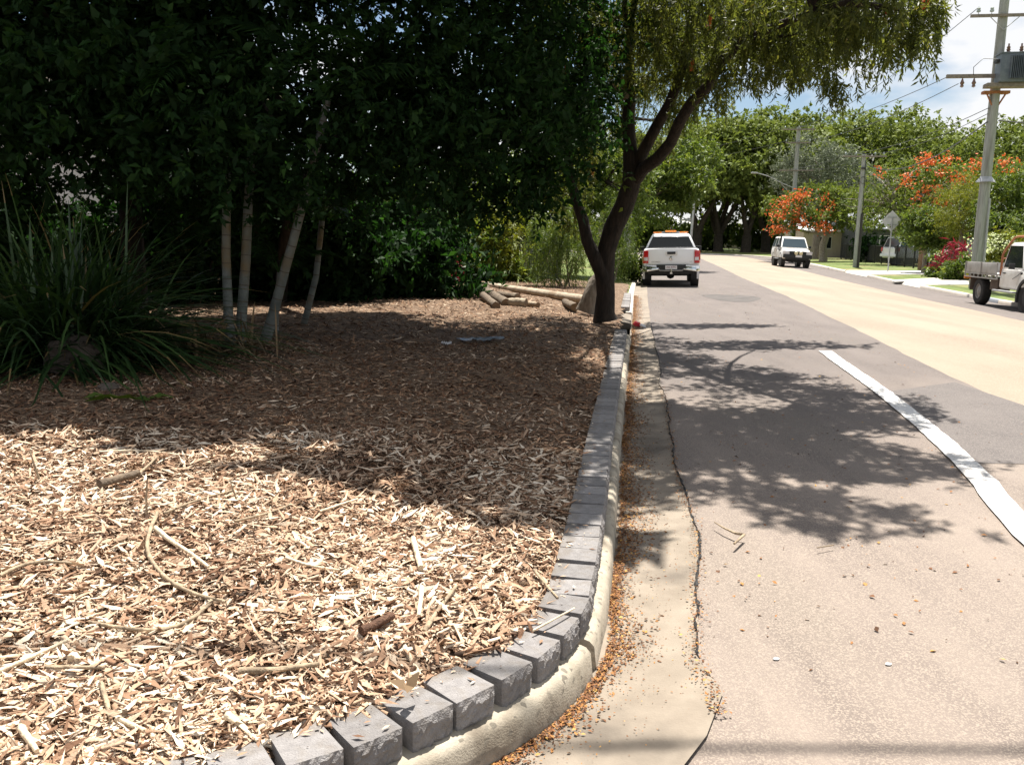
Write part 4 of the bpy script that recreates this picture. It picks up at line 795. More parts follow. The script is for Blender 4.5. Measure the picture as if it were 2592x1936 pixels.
strap_clump((-6.1, 8.6, .26), 800, .9, 1.9, 'strap_leaf_plant', 'second strappy leaf clump at the very left edge', 32, wd=.013)
strap_clump((-3.1, 9.2, .27), 160, .5, .95, 'strap_leaf_plant', 'dry brownish strappy tuft at the foot of the palms', 33, wd=.012, mat='leaf_dry')
def rock(c, r, label, seed):
    q = np.random.default_rng(seed); V = []; F = []; nu, nv = 14, 9
    for j in range(nv + 1):
        for i in range(nu):
            th = math.pi * j / nv; ph = 2 * math.pi * i / nu; d = Vector((math.sin(th) * math.cos(ph), math.sin(th) * math.sin(ph), math.cos(th)))
            k = 1 + .28 * mnoise.noise(d * 1.6 + Vector((seed, 0, 0))) + .08 * mnoise.noise(d * 5); V.append((c[0] + d.x * r[0] * k, c[1] + d.y * r[1] * k, c[2] + d.z * r[2] * k))
    for j in range(nv):
        for i in range(nu): F.append((j * nu + i, j * nu + (i + 1) % nu, (j + 1) * nu + (i + 1) % nu, (j + 1) * nu + i))
    tag(raw('boulder', V, F, 'rock', smooth=50), label, 'rock')
p = g(190, 945, .3); rock((p[0], p[1], .42), (.3, .24, .22), 'rounded brown boulder half hidden under the strappy leaves', 3)
p = g(285, 1000, .3); rock((p[0] - .1, p[1] + .15, .30), (.12, .1, .07), 'small flat stone in front of the boulder', 8)
# fallen green sprig on the mulch
c = g(285, 1018, .29); root = tree_root('fallen_sprig', c, 'fallen sprig of broad green leaves lying on the mulch', 'leaves')
m = MB(); m.tube([c + [-.25, .1, .02], c + [0, 0, .03], c + [.3, -.03, .02]], [.006, .006, .003], 5); under(m.build('stem', 'stick', smooth=60), root)
for k in range(9):
    a = rng.uniform(-.9, .9) + (math.pi if k % 2 else 0); P = np.array([[c[0] - .22 + .06 * k, c[1] + rng.normal() * .02, c[2] + .03]]); under(leafmesh('leaf', P, np.array([[math.cos(a) * .7 + .3, math.sin(a), .1]]), np.array([[rng.normal() * .25, rng.normal() * .25, 1.0]]), [.2], [.085], 'leaf_mid', None, [.2 + .5 * rng.random()], droop=.12), root)

# ---- lit shrubbery behind the logs
def shrub(name, base, label, clumps, n, per, leaf, mat, cat='shrub', group=None, stems=5, weep=False, flat=.45, bark='bark_grey'):
    root = tree_root(name, base, label, cat, group); m = MB()
    for k in range(stems):
        c = clumps[k % len(clumps)]; limb(m, (base[0] + rng.normal() * .08, base[1] + rng.normal() * .08, base[2] - .03), (c[0] + rng.normal() * c[3] * .4, c[1] + rng.normal() * c[4] * .4, c[2] + rng.normal() * c[5] * .3), .028, .008, .08, 5, 5)
    under(m.build('stems', bark, smooth=60), root)['kind'] = 'stuff'
    if weep: under(weep_crown('foliage', clumps, n, per, .55, leaf[0], leaf[1], mat, None, sub=14, tight=.22), root)
    else: under(broad_crown('foliage', clumps, n, per, leaf[0], leaf[1], mat, None, sub=18, tight=.24, shell=.3, twig=.3, flat=flat), root)
    return root
def gx_at(x, y, d): return at(x, y, d)
def px_clump(x, y, d, rx, ry, rz): c = at(x, y, d); return (c[0], c[1], c[2], rx, ry, rz)
b = lambda x, d: (at(x, 700, d)[0], d, .25)
shrub('leafy_shrub', b(1150, 24.60), 'leafy sunlit shrub behind the cut logs, left of the ferny clump', [px_clump(1150, 630, 24.60, 0.90, 0.72, 0.90), px_clump(1185, 690, 24.36, 0.60, 0.48, 0.54)], 700, 9, (.13, .055), 'leaf_mid')
shrub('ginger_clump', b(1230, 25.20), 'yellow-green ginger-like clump behind the long pale log', [px_clump(1230, 640, 25.20, 0.84, 0.60, 0.84), px_clump(1245, 580, 25.20, 0.60, 0.48, 0.48)], 620, 8, (.2, .05), 'leaf_yellow')
strap_clump((at(1290, 700, 26)[0], 26.0, .25), 460, .85, 1.6, 'fern_clump', 'arching fern-like clump in front of the dark paling fence', 41, wd=.03, mat='leaf_mid')
shrub('weeping_shrub', b(1425, 23.52), 'weeping light green shrub just left of the dark trunk', [px_clump(1420, 640, 23.52, 0.84, 0.66, 0.66), px_clump(1395, 570, 23.76, 0.60, 0.48, 0.60), px_clump(1450, 600, 23.40, 0.48, 0.48, 0.60)], 640, 20, (.10, .016), 'leaf_mid', weep=True)
shrub('croton', b(1095, 23.28), 'variegated yellow croton beside the red cordyline', [px_clump(1088, 725, 23.28, 0.34, 0.30, 0.30)], 70, 8, (.17, .055), 'leaf_yellow', 'plant')
shrub('cordyline', b(1122, 23.76), 'dark red cordyline among the green shrubs by the logs', [px_clump(1122, 695, 23.76, 0.31, 0.30, 0.36)], 80, 8, (.24, .05), 'leaf_red', 'plant')
shrub('leafy_shrub', b(1030, 23.04), 'dim green shrub with pointed leaves, left of the croton', [px_clump(1030, 660, 23.04, 0.84, 0.72, 0.96)], 620, 9, (.15, .06), 'leaf_dark')
shrub('leafy_shrub', b(1330, 28.20), 'green shrub overtopping the dark paling fence', [px_clump(1345, 520, 28.20, 1.32, 0.96, 0.84), px_clump(1270, 540, 27.84, 0.96, 0.72, 0.84)], 900, 9, (.13, .055), 'leaf_mid')
shrub('verge_bush', b(1545, 28.80), 'small bush between the dark trunk and the grey lamp pole', [px_clump(1562, 640, 28.80, 0.60, 0.48, 0.96), px_clump(1548, 560, 29.40, 0.60, 0.60, 0.84)], 420, 18, (.11, .018), 'leaf_mid', weep=True)
shrub('verge_bush', b(1602, 33.00), 'low flowering bush at the kerb just left of the white pickup', [px_clump(1597, 668, 31.00, 0.42, 0.40, 0.42)], 300, 9, (.11, .05), 'leaf_mid')
# slim pale sapling at the end of the long log
c = g(1170, 718, .27); root = tree_root('sapling', c, 'thin pale sapling stem at the left end of the long log', 'sapling'); m = MB(); m.tube([c, at(1168, 660, c[1]), at(1172, 600, c[1])], [.045, .04, .03], 8); under(m.build('stem', 'bark_grey', smooth=60), root)
n = 60; P = np.array(at(1172, 600, c[1])) + rng.normal(size=(n, 3)) * .25; under(leafmesh('foliage', P, rdir(n), rdir(n), np.full(n, .16), np.full(n, .06), 'leaf_mid'), root)

# ---- logs
def log(name, p0, p1, r0, r1, label, mat='log_brown', bend=.0, group='cut logs heaped on the mulch'):
    p0 = np.array(p0, float); p1 = np.array(p1, float); root = tag(empty(name, p0), label, 'log', group); k = 8; off = np.array([0, 0, bend]); pts = [p0 + (p1 - p0) * t + off * math.sin(math.pi * t) for t in np.linspace(0, 1, k)]
    m = MB(); m.tube(pts, [r0 + (r1 - r0) * t for t in np.linspace(0, 1, k)], 12, wob=.22); under(m.build('bark', mat, smooth=60), root)
    d = nrm(p1 - p0); m = MB(); m.cyl(p1 - d * .01, p1 + d * .004, r1 * .9, r1 * .9, 14); under(m.build('cut_face', 'log_end', smooth=40), root)
    m = MB(); m.cyl(p0 - d * .004, p0 + d * .01, r0 * .9, r0 * .9, 14); under(m.build('cut_face', 'log_end', smooth=40), root)
zL = .36
log('long_log', g(1172, 712, .34), g(1532, 768, .34), .07, .105, 'long pale straight log lying across the bed to the kerb', 'log_pale', group=None)
log('cut_log', g(1170, 745, .34), g(1230, 732, .36), .125, .115, 'thick dark log at the left of the heap')
log('cut_log', g(1225, 734, .38), g(1282, 768, .34), .10, .095, 'thick log end in the middle of the heap, facing right')
log('cut_log', g(1222, 748, .38), g(1256, 775, .34), .08, .08, 'thin log pointing forward out of the heap')
log('cut_log', g(1262, 748, .36), g(1310, 754, .35), .10, .085, 'dark log on the right of the heap')
log('cut_log', g(1288, 766, .35), g(1332, 768, .35), .09, .10, 'pale barked log lying right of the heap', 'log_pale')
log('cut_log', g(1335, 768, .33), g(1362, 772, .33), .05, .05, 'small pale offcut at the right end of the heap', 'log_pale')
log('cut_log', g(1430, 765, .33), g(1455, 778, .33), .07, .08, 'short dark log near the stump', 'log_brown')
# torn plastic sheet half buried in the mulch
def sheet(name, cx, cy, lx, ly, label, cat, mat, seed, ang=0.0, zoff=.03):
    q = np.random.default_rng(seed); V = []; F = []; nx, ny = 12, 6
    for j in range(ny + 1):
        for i in range(nx + 1):
            u = (i / nx - .5) * lx * (1 - .25 * q.random() * (abs(j - ny / 2) > ny / 2 - .6)); v = (j / ny - .5) * ly * (1 - .3 * q.random() * (abs(i - nx / 2) > nx / 2 - .6)); x = cx + u * math.cos(ang) - v * math.sin(ang); y = cy + u * math.sin(ang) + v * math.cos(ang); V.append((x, y, zb(x, y) + zoff + q.random() * .035))
    for j in range(ny):
        for i in range(nx): a = j * (nx + 1) + i; F.append((a, a + 1, a + nx + 2, a + nx + 1))
    o = raw(name, V, F, mat, smooth=60); return tag(o, label, cat)
p = g(1215, 868, .28); sheet('plastic_sheet', p[0], p[1], .6, .18, 'crumpled grey-blue plastic sheet half buried in shaded mulch', 'plastic', 'plastic_grey', 5, .05)
p = g(1130, 876, .28); sheet('plastic_scrap', p[0], p[1], .12, .1, 'small pale plastic scrap left of the crumpled sheet', 'plastic', 'plate_white', 6)

# ---- garden fences and house glimpsed behind the left garden
def pickets(name, p0, p1, n, h, wd, th, mat, label, rail_mat, post_mat=None, z=.15, gap_mat=None, partname='paling', cat='fence'):
    p0 = np.array(p0, float); p1 = np.array(p1, float); root = tag(empty(name, (p0[0], p0[1], z)), label, cat); d = (p1 - p0); ln = np.linalg.norm(d); ang = math.atan2(d[1], d[0])
    mb = MB(); mb.box((0, 0, h / 2), (wd, th, h)); me0 = None
    for k in range(n):
        t = (k + .5) / n; c = p0 + d * t
        if me0 is None: o = mb.build(partname, mat, None, bevel=.003, seg=1); me0 = o.data
        else: o = bpy.data.objects.new(partname, me0); COL.objects.link(o)
        o.parent = root; o.location = (c[0] - p0[0], c[1] - p0[1], random.uniform(-.012, .012)); o.rotation_euler = (0, 0, ang)
    for hz in (.25, .85):
        mb = MB(); mb.box((0, 0, 0), (ln, th * 1.5, .06)); o = mb.build('rail', rail_mat, root); c = p0 + d * .5; nrm_ = np.array([-d[1], d[0]]) / ln; o.location = (c[0] - p0[0] + nrm_[0] * th * 1.4, c[1] - p0[1] + nrm_[1] * th * 1.4, h * hz); o.rotation_euler = (0, 0, ang)
    return root
fa = at(1322, 640, 29.5); fb = at(1420, 640, 29.8)
pickets('paling_fence', (fa[0], fa[1]), (fb[0], fb[1]), 9, 1.75, .145, .018, 'fence_dark', 'short dark grey paling fence behind the ferns', 'timber_grey', z=.13)
c = at(1358, 640, 31); root = tag(empty('garden_post', (c[0], c[1], .13)), 'slim white post with a short cross top behind the paling fence', 'post'); m = MB(); m.cyl((0, 0, 0), (0, 0, 2.45), .035, .03, 10); m.build('shaft', 'wall_white', root); m = MB(); m.box((0, 0, 2.47), (.28, .05, .05)); m.build('cross_top', 'wall_white', root, bevel=.006)
# wire mesh fence seen in the gap between stems
pa = at(690, 690, 23.5); pb = at(1000, 690, 24.5); root = tag(empty('mesh_fence', (pa[0], pa[1], .2)), 'low wire mesh fence on the sunny lawn behind the palm stems', 'fence'); d = np.array([pb[0] - pa[0], pb[1] - pa[1]])
for t in np.linspace(0, 1, 4): m = MB(); m.cyl((d[0] * t, d[1] * t, -.1), (d[0] * t, d[1] * t, 1.0), .03, n=8); m.build('post', 'galv', root)
m = MB()
for t in np.linspace(0, 1, 54): m.cyl((d[0] * t, d[1] * t, 0), (d[0] * t, d[1] * t, .95), .005, n=4)
for h in np.linspace(.05, .95, 10): m.cyl((0, 0, h), (d[0], d[1], h), .005, n=4)
o = m.build('wire_mesh', 'galv', root, smooth=None); o['kind'] = 'stuff'
# ================================================================== far and right-hand trees
def branch_tree(name, base, label, trunk, rad, clumps, ntwig, per, leaf, mat, bark, group=None, sub=16, tight=.22, shell=.45, twig=.4, flat=.3, flowers=None, nlimb=1, limb_r=.12):
    root = tree_root(name, base, label, 'tree', group); m = MB(); m.tube([base] + list(trunk), rad, 10, wob=.15); under(m.build('trunk', bark, smooth=60), root)
    m = MB()
    for c in clumps:
        pts = limb(m, trunk[-1], (c[0], c[1], c[2]), limb_r, limb_r * .3, .12, 7, 6)
        for k in range(nlimb):
            e = np.array(c[:3]) + rdir(1)[0] * np.array(c[3:]) * .95; limb(m, pts[3 + k % 3], e, limb_r * .4, limb_r * .1, .12, 5, 4)
    under(m.build('limbs', bark, smooth=60), root)['kind'] = 'stuff'
    under(broad_crown('crown', clumps, ntwig, per, leaf[0], leaf[1], mat, None, sub=sub, tight=tight, shell=shell, twig=twig, flat=flat), root)
    if flowers:
        for c, n in flowers:
            P = np.array(c[:3]) + rng.normal(size=(n, 3)) * np.array(c[3:]) * .5; n = int(n * 1.1); P = np.array(c[:3]) + rng.normal(size=(n, 3)) * np.array(c[3:]) * .62; under(leafmesh('flower_cluster', P, rdir(n), rdir(n), .13 + .12 * rng.random(n), .10 + .09 * rng.random(n), 'flower_red'), root)['kind'] = 'stuff'
    return root
def rain_tree(x, y, h, Rr, label, split=2.2, nl=22, tr=.55, n=2300, fork=4):
    lobes = []
    for k in range(nl):
        a = 2 * math.pi * (k * .381966) ; r_ = Rr * math.sqrt((k + .5) / nl); zt = h - (h * .48) * (r_ / Rr) ** 2.0 - rng.random() * .6
        rr = Rr * (.30 + .1 * rng.random()); lobes.append((x + r_ * math.cos(a), y + r_ * math.sin(a), zt - rr * .3, rr, rr, rr * .34))
    base = (x, y, .1); root = tree_root('rain_tree', base, label, 'tree', 'big umbrella-crowned trees lining the bend')
    m = MB(); m.tube([base, (x, y, .5), (x + rng.normal() * .1, y, split)], [tr * 1.35, tr, tr * .95], 10, wob=.15); under(m.build('trunk', 'bark_rain', smooth=60), root)
    m = MB()
    for k in range(fork):
        a = 2 * math.pi * k / fork + rng.random(); e = (x + math.cos(a) * Rr * .42, y + math.sin(a) * Rr * .42, h * .62); pts = limb(m, (x, y, split - .25), e, tr * .62, tr * .25, .06, 8, 7)
        for j in range(3): b_ = a + rng.normal() * .5; limb(m, pts[5], (x + math.cos(b_) * Rr * (.6 + .25 * rng.random()), y + math.sin(b_) * Rr * (.6 + .25 * rng.random()), h * (.62 + .12 * rng.random())), tr * .22, .05, .08, 6, 5)
    under(m.build('limbs', 'bark_rain', smooth=60), root)['kind'] = 'stuff'
    under(broad_crown('crown', lobes, n, 6, .46, .28, 'leaf_rain', None, sub=20, tight=.3, shell=.45, twig=.5, flat=.05, droop=.1), root)
for a in [(21.3, 103, 12.0, 6.5, 'leftmost big umbrella tree at the bend, right of the lamp pole'), (24.3, 105, 15.5, 8.0, 'second umbrella tree from the left with a forked dark trunk'), (27.2, 103.5, 14.6, 7.0, 'third umbrella tree in the row at the bend'), (30.8, 108, 16.4, 8.5, 'tall domed umbrella tree, fourth along the bend'), (33.8, 103, 12.4, 6.5, 'umbrella tree directly behind the parked wagon'),
          (44.5, 114, 17.4, 12, 'largest umbrella tree with the highest dome behind the poincianas', 2.6, 30, .7, 4200), (59.5, 104, 15.6, 10, 'umbrella tree at the right edge behind the transformer pole', 2.6, 26, .6, 3000), (52, 120, 15.5, 11, 'umbrella tree filling the dip between the two right-hand domes', 2.6, 26, .6, 3200), (37.5, 122, 16.0, 11, 'umbrella tree behind the silvery gum', 2.4, 26, .6, 3000), (14.5, 108, 11.5, 7.5, 'umbrella tree behind the pickup at the end of the street', 2.2, 20, .5, 2200), (70, 118, 15, 11, 'umbrella tree beyond the right edge of the transformer pole', 2.4, 22, .5, 1800), (40, 140, 19.5, 13, 'hindmost tall umbrella tree behind the silvery gum', 2.6, 26, .6, 2600), (63, 138, 19.0, 14, 'hindmost umbrella tree behind the right-hand poincianas', 2.6, 26, .6, 2600), (27, 128, 16.5, 11, 'hindmost umbrella tree behind the row at the bend', 2.6, 24, .6, 2200)]: rain_tree(a[0], a[1], a[2] * 1.06, *a[3:])
for i in range(9):      # shaded garden shrubs closing the view behind the trunks
    x = 9 + i * 4.6; y = 118 + 3 * math.sin(i * 2.1); h = 4.0 + .8 * math.sin(i * 1.7)
    shrub('garden_hedge', (x, y, .2), 'dim green hedge shrub behind the umbrella trees, number %s from the left' % ['one', 'two', 'three', 'four', 'five', 'six', 'seven', 'eight', 'nine'][i], [(x, y, h * .55, 2.6, 1.2, h * .5)], 620, 7, (.45, .26), 'leaf_mid', 'shrub', 'hedge shrubs behind the umbrella trees', stems=3)
# silvery gum behind the second power pole
c = at(2080, 430, 78); bx, by = float(c[0]), 78.0
branch_tree('gum_tree', (bx, by, .1), 'silvery grey-green gum tree behind the wooden power poles', [(bx, by, 2.2), (bx + .2, by, 4.2)], [.35, .3, .22], [(*at(2060, 400, 78), 2.0, 2.0, 1.7), (*at(2120, 430, 77.5), 2.2, 2, 1.6), (*at(2010, 440, 78), 1.8, 1.8, 1.5), (*at(2180, 460, 77), 1.8, 1.8, 1.2), (*at(2040, 490, 77), 1.8, 1.6, 1.2), (*at(2120, 500, 77), 1.8, 1.6, 1.2)], 2600, 8, (.22, .07), 'leaf_grey', 'bark_grey', sub=20)
# poincianas
def fc(x, y, d, r=.55, rz=.35): p = at(x, y, d); return (p[0], p[1], p[2], r, r, rz)
c = at(2085, 640, 68); bx = float(c[0])
branch_tree('poinciana_tree', (bx, 68, .1), 'low poinciana massed with orange-red flowers behind the parked wagon', [(bx - .1, 68, 1.3), (bx + .1, 67.9, 2.2)], [.34, .28, .24], [(*at(2000, 520, 67), 1.7, 1.7, .8), (*at(2060, 500, 67.5), 1.7, 1.7, .7), (*at(2130, 505, 68), 2.0, 1.8, .7), (*at(2075, 560, 66.5), 2.0, 1.6, .6), (*at(2170, 545, 67), 2.0, 1.7, .7), (*at(1985, 565, 66.5), 1.2, 1.2, .6)], 1500, 7, (.24, .10), 'leaf_poin', 'bark_poin', nlimb=6, limb_r=.13, flat=.2,
            flowers=[(fc(x, y, d, r), n) for x, y, d, r, n in [(1985, 515, 65.5, .8, 90), (1972, 545, 65.3, .7, 80), (1975, 580, 65.2, .6, 70), (2022, 500, 65.5, .7, 80), (2035, 490, 65.6, .5, 50), (2008, 540, 65.4, .6, 60), (2018, 560, 65.2, .5, 55), (2033, 566, 65.2, .45, 45), (1965, 582, 65.2, .5, 45), (2080, 545, 65.2, .5, 35), (2078, 575, 65, .6, 60), (2095, 580, 65, .5, 45), (2090, 500, 66, .4, 25), (2110, 520, 65.6, .35, 20)]])
c = at(2290, 640, 60); bx = float(c[0])
branch_tree('poinciana_tree', (bx, 61, .1), 'wide spreading poinciana with scattered orange flowers above the black fence', [(bx, 61, 1.8), (bx - .3, 61, 3.2)], [.4, .34, .28], [(*at(2240, 455, 61), 2.2, 2, .7), (*at(2310, 440, 60.5), 2.2, 2, .7), (*at(2380, 455, 60), 2.0, 2, .7), (*at(2210, 510, 60), 2.2, 1.8, .7), (*at(2290, 505, 59.5), 2.4, 2, .7), (*at(2380, 515, 59.5), 2.2, 2, .7), (*at(2250, 555, 59), 2.2, 1.8, .6), (*at(2340, 550, 59), 2.0, 1.6, .5), (*at(2450, 470, 60), 2, 2, .8)], 1350, 7, (.22, .09), 'leaf_poin', 'bark_poin', nlimb=10, limb_r=.15, flat=.2,
            flowers=[(fc(x, y, d, r), n) for x, y, d, r, n in [(2342, 398, 58.5, .5, 50), (2360, 410, 58.5, .6, 60), (2335, 412, 58.5, .4, 35), (2402, 405, 58.5, .45, 40), (2303, 447, 58, .5, 45), (2228, 437, 58.5, .35, 25), (2378, 437, 58, .4, 30), (2415, 450, 58, .45, 35), (2435, 455, 58, .55, 50), (2358, 477, 57.5, .6, 50), (2290, 470, 57.8, .4, 25), (2325, 500, 57.5, .35, 25), (2370, 510, 57.5, .5, 35), (2395, 512, 57.5, .4, 30), (2325, 530, 57.5, .35, 25), (2315, 548, 57.3, .5, 30), (2470, 425, 58.5, .5, 40), (2545, 410, 58.5, .6, 50), (2560, 435, 58, .45, 35), (2475, 408, 58.5, .4, 30)]])
# flower-topped poinciana further right
c = at(2560, 600, 66); bx = float(c[0])
branch_tree('poinciana_tree', (bx, 66, .1), 'poinciana at the right edge behind the yellow-green trees', [(bx, 66, 2), (bx, 66, 3.6)], [.35, .3, .24], [(*at(2540, 430, 66), 2.4, 2, .9), (*at(2590, 440, 66), 2.4, 2, .9), (*at(2490, 440, 66), 2, 2, .8)], 900, 7, (.24, .1), 'leaf_poin', 'bark_poin', nlimb=3)
# yellow-green trees beside the transformer pole
c = at(2430, 640, 44); bx = float(c[0])
branch_tree('feathery_tree', (bx, 44, .05), 'feathery yellow-green tree left of the transformer pole', [(bx, 44, 1.4), (bx, 44, 2.3)], [.16, .13, .1], [(*at(2430, 520, 44), 1.1, 1.1, .9), (*at(2470, 480, 44.5), .9, .9, .9), (*at(2425, 562, 43.5), .8, .8, .45), (*at(2495, 530, 44), 1.0, 1, .9)], 1900, 9, (.13, .03), 'leaf_yellow', 'bark_grey', sub=20)
c = at(2560, 640, 42); bx = float(c[0])
branch_tree('bushy_tree', (bx, 42, .05), 'bushy green tree right of the transformer pole', [(bx, 42, 1.2), (bx, 42, 2.2)], [.18, .15, .1], [(*at(2560, 530, 42), 1.3, 1.2, 1.1), (*at(2580, 470, 42.5), .9, .9, .8), (*at(2530, 580, 41.5), 1.0, 1, .6), (*at(2600, 560, 42), 1.1, 1, 1)], 2000, 9, (.14, .05), 'leaf_mid', 'bark_grey', sub=20)
# small broad tree shading the wagon in the yard
c = at(2340, 660, 47); bx = float(c[0])
branch_tree('yard_tree', (bx, 47, .05), 'small dense green tree over the fence beside the brick pillar', [(bx, 47, .9), (bx, 47, 1.5)], [.12, .1, .08], [(*at(2335, 585, 47), .95, 1, .55), (*at(2375, 585, 47), 1.0, 1, .6), (*at(2345, 555, 47), .8, .8, .45), (*at(2385, 605, 46.6), .6, .6, .3)], 1700, 9, (.14, .06), 'leaf_mid', 'bark_grey', sub=18)
# left verge street trees seen past the dark trunk
branch_tree('street_tree', (4.2, 44, .2), 'light green street tree on the left verge behind the pickup', [(4.3, 44, 1.6), (4.4, 44, 2.8)], [.2, .17, .13], [(*at(1640, 470, 43), 1.5, 1.4, 1.1), (*at(1700, 450, 43), 1.4, 1.3, 1.1), (*at(1600, 420, 44), 1.5, 1.4, 1.1), (*at(1690, 380, 44), 1.5, 1.4, 1.1), (*at(1740, 470, 43), .9, .9, .7), (*at(1650, 540, 42), 1.0, .9, .5), (*at(1760, 400, 44), 1.0, 1, .8)], 3000, 9, (.17, .07), 'leaf_mid', 'bark_grey', sub=20)
branch_tree('street_tree', (1.6, 33, .2), 'shady street tree between the dark trunk and the light green tree', [(1.6, 33, 1.6), (1.8, 33, 2.7)], [.18, .15, .12], [(*at(1500, 440, 33), 1.4, 1.3, 1.0), (*at(1560, 420, 32), 1.1, 1.1, 1.0), (*at(1430, 470, 33), 1.3, 1.2, .9), (*at(1600, 530, 31.5), .55, .6, .5), (*at(1480, 530, 32), 1.1, 1, .5), (*at(1400, 540, 33), 1.2, 1.0, .7)], 2600, 9, (.15, .05), 'leaf_mid', 'bark_dark', sub=20)
branch_tree('street_tree', (-3.5, 31, .2), 'green garden tree in the sunny gap behind the dark shade tree', [(-3.5, 31, 1.6), (-3.4, 31, 3)], [.2, .17, .12], [(*at(1040, 520, 31), 1.8, 1.5, 1.2), (*at(1150, 500, 31), 1.6, 1.5, 1.2), (*at(1260, 480, 31), 1.6, 1.4, 1.1), (*at(920, 560, 31), 1.5, 1.3, 1.0), (*at(1340, 440, 32), 1.4, 1.2, 1.0)], 2600, 9, (.16, .07), 'leaf_mid', 'bark_dark', sub=20)

# ================================================================== houses
def gable_house(name, loc, rz, W_, D_, H_, rh, label, wall, roof, wins, eave=.5, cat='house'):
    root = tag(empty(name, loc, (0, 0, rz)), label, cat); m = MB(); m.box((0, 0, H_ / 2), (W_, D_, H_)); m.build('wall', wall, root)
    x, y = W_ / 2 + eave, D_ / 2 + eave; m = MB()
    for s in (-1, 1): m.slab([(-x, s * y, H_ - .1), (x, s * y, H_ - .1), (x, 0, H_ + rh), (-x, 0, H_ + rh)], (0, 0, .09))
    m.build('roof', roof, root)
    m = MB()
    for s in (-1, 1): m.slab([(s * W_ / 2, -D_ / 2, H_ - .02), (s * W_ / 2, D_ / 2, H_ - .02), (s * W_ / 2, 0, H_ + rh - .12)], (-s * .1, 0, 0))
    m.build('gable', wall, root)
    for (wx, wz, ww, wh) in wins:
        f = MB(); f.box((wx, -D_ / 2 - .02, wz), (ww + .12, .06, wh + .12)); fo = f.build('window', 'wall_white', root)
        f = MB(); f.box((wx, -D_ / 2 - .055, wz), (ww, .02, wh)); f.build('pane', 'glass', fo)
    return root
gable_house('house', (-13.5, 25, .2), R(-8), 11, 8, 5.2, 1.6, 'white two-storey weatherboard house glimpsed through the dark leaves at left', 'wall_white', 'roof_white', [(-3, 3.8, 1.4, 1.2), (0, 3.8, 1.4, 1.2), (3, 3.8, 1.4, 1.2), (-2, 1.4, 1.4, 1.2), (2.4, 1.4, 1.2, 1.2)])
c = at(1670, 600, 130); gable_house('house', (float(c[0]), 130, .1), R(5), 9, 8, 2.9, 1.6, 'low house with a white roof at the end of the street above the pickup', 'wall_tan', 'roof_white', [(-3, 1.5, 1.4, 1.1), (0, 1.5, 1.4, 1.1), (3, 1.5, 1.4, 1.1)])
c = at(1850, 600, 150); gable_house('house', (float(c[0]), 150, .1), R(-5), 22, 9, 2.2, .9, 'long pale house behind the umbrella tree trunks', 'wall_tan', 'fence_steel', [(-7, 1.4, 1.6, 1.1), (-2, 1.4, 1.6, 1.1), (3, 1.4, 1.6, 1.1), (8, 1.4, 1.6, 1.1)])
c = at(2085, 600, 82); gable_house('carport', (float(c[0]) + 1.5, 84, .1), R(4), 8, 6, 2.5, .5, 'white-roofed carport glimpsed behind the flowering poinciana', 'wall_tan', 'roof_white', [(-2, 1.4, 1.2, 1.0)], cat='carport')
c = at(2250, 600, 78); gable_house('house', (float(c[0]) + 2.0, 80, .1), R(4), 10, 7, 2.7, 1.2, 'low house darkened for deep shade behind the black yard fence', 'fence_dark', 'fence_steel', [(-3, 1.5, 1.5, 1.1), (0.5, 1.5, 1.5, 1.1)])  # wall takes a dark fence tone to stand in for the yard's shade

for i, (x, y, lab) in enumerate([(27.6, 66, 'added dark shrub behind the far end of the black fence'), (30.2, 64.5, 'added dark shrub in the shaded yard left of the parked wagon'), (33.5, 66, 'added dark shrub behind the wagon in the yard'), (36.5, 62, 'added dark shrub in the yard behind the green gate')]):  # dark-leaved shrubs added to stand in for the deep shade of the yard
    shrub('yard_shrub', (x, y, .1), lab, [(x, y, 1.3, 1.9, .9, 1.2)], 420, 8, (.22, .1), 'leaf_dark', 'shrub', 'added dark shrubs deepening the yard shade', stems=3)
# ================================================================== right-hand fences, gate, plants
VZ = lambda x, y: verge_z(x, y)
fA = np.array([27.9, 75.0]); fB = np.array([24.0, 51.5])
root = tag(empty('yard_fence', (fB[0], fB[1], VZ(*fB))), 'black metal rod fence along the front of the shaded yard', 'fence'); d = fA - fB; ln = np.linalg.norm(d); ang = math.atan2(d[1], d[0])
for k in range(13):
    t = k / 12; m = MB(); m.box((0, 0, .64), (.085, .085, 1.4)); o = m.build('post', 'fence_black', root); p = fB + d * t; o.location = (p[0] - fB[0], p[1] - fB[1], VZ(*p) - VZ(*fB)); o.rotation_euler = (0, 0, ang)
for hz in (.15, 1.25): m = MB(); p = fB + d; m.cyl((0, 0, hz), (d[0], d[1], hz + VZ(*fA) - VZ(*fB)), .022, n=6); m.build('rail', 'fence_black', root)
m = MB()
for k in range(170): t = (k + .5) / 170; m.box((d[0] * t, d[1] * t, .68 + (VZ(*fA) - VZ(*fB)) * t), (.022, .022, 1.2))
o = m.build('rods', 'fence_black', root, smooth=None); o['kind'] = 'stuff'
pb_ = np.array(g(2319, 683, .02)); pil = (23.5, 50.6); root = tag(empty('gate_pillar', (pil[0], pil[1], VZ(*pil) - .02)), 'brown brick gate pillar between black fence and green gate', 'pillar')
for k in range(17):      # courses of brick
    for s in (-1, 1):
        m = MB(); off = .0 if k % 2 else math.pi / 2; m.box((s * .085 * math.cos(off), s * .085 * math.sin(off), .04 + k * .078), (.155 if k % 2 else .33, .33 if k % 2 else .155, .07)); m.build('brick', 'brick', root, bevel=.004, seg=1)
m = MB(); m.box((0, 0, .66), (.29, .29, 1.32)); m.build('mortar_core', 'dirt', root)
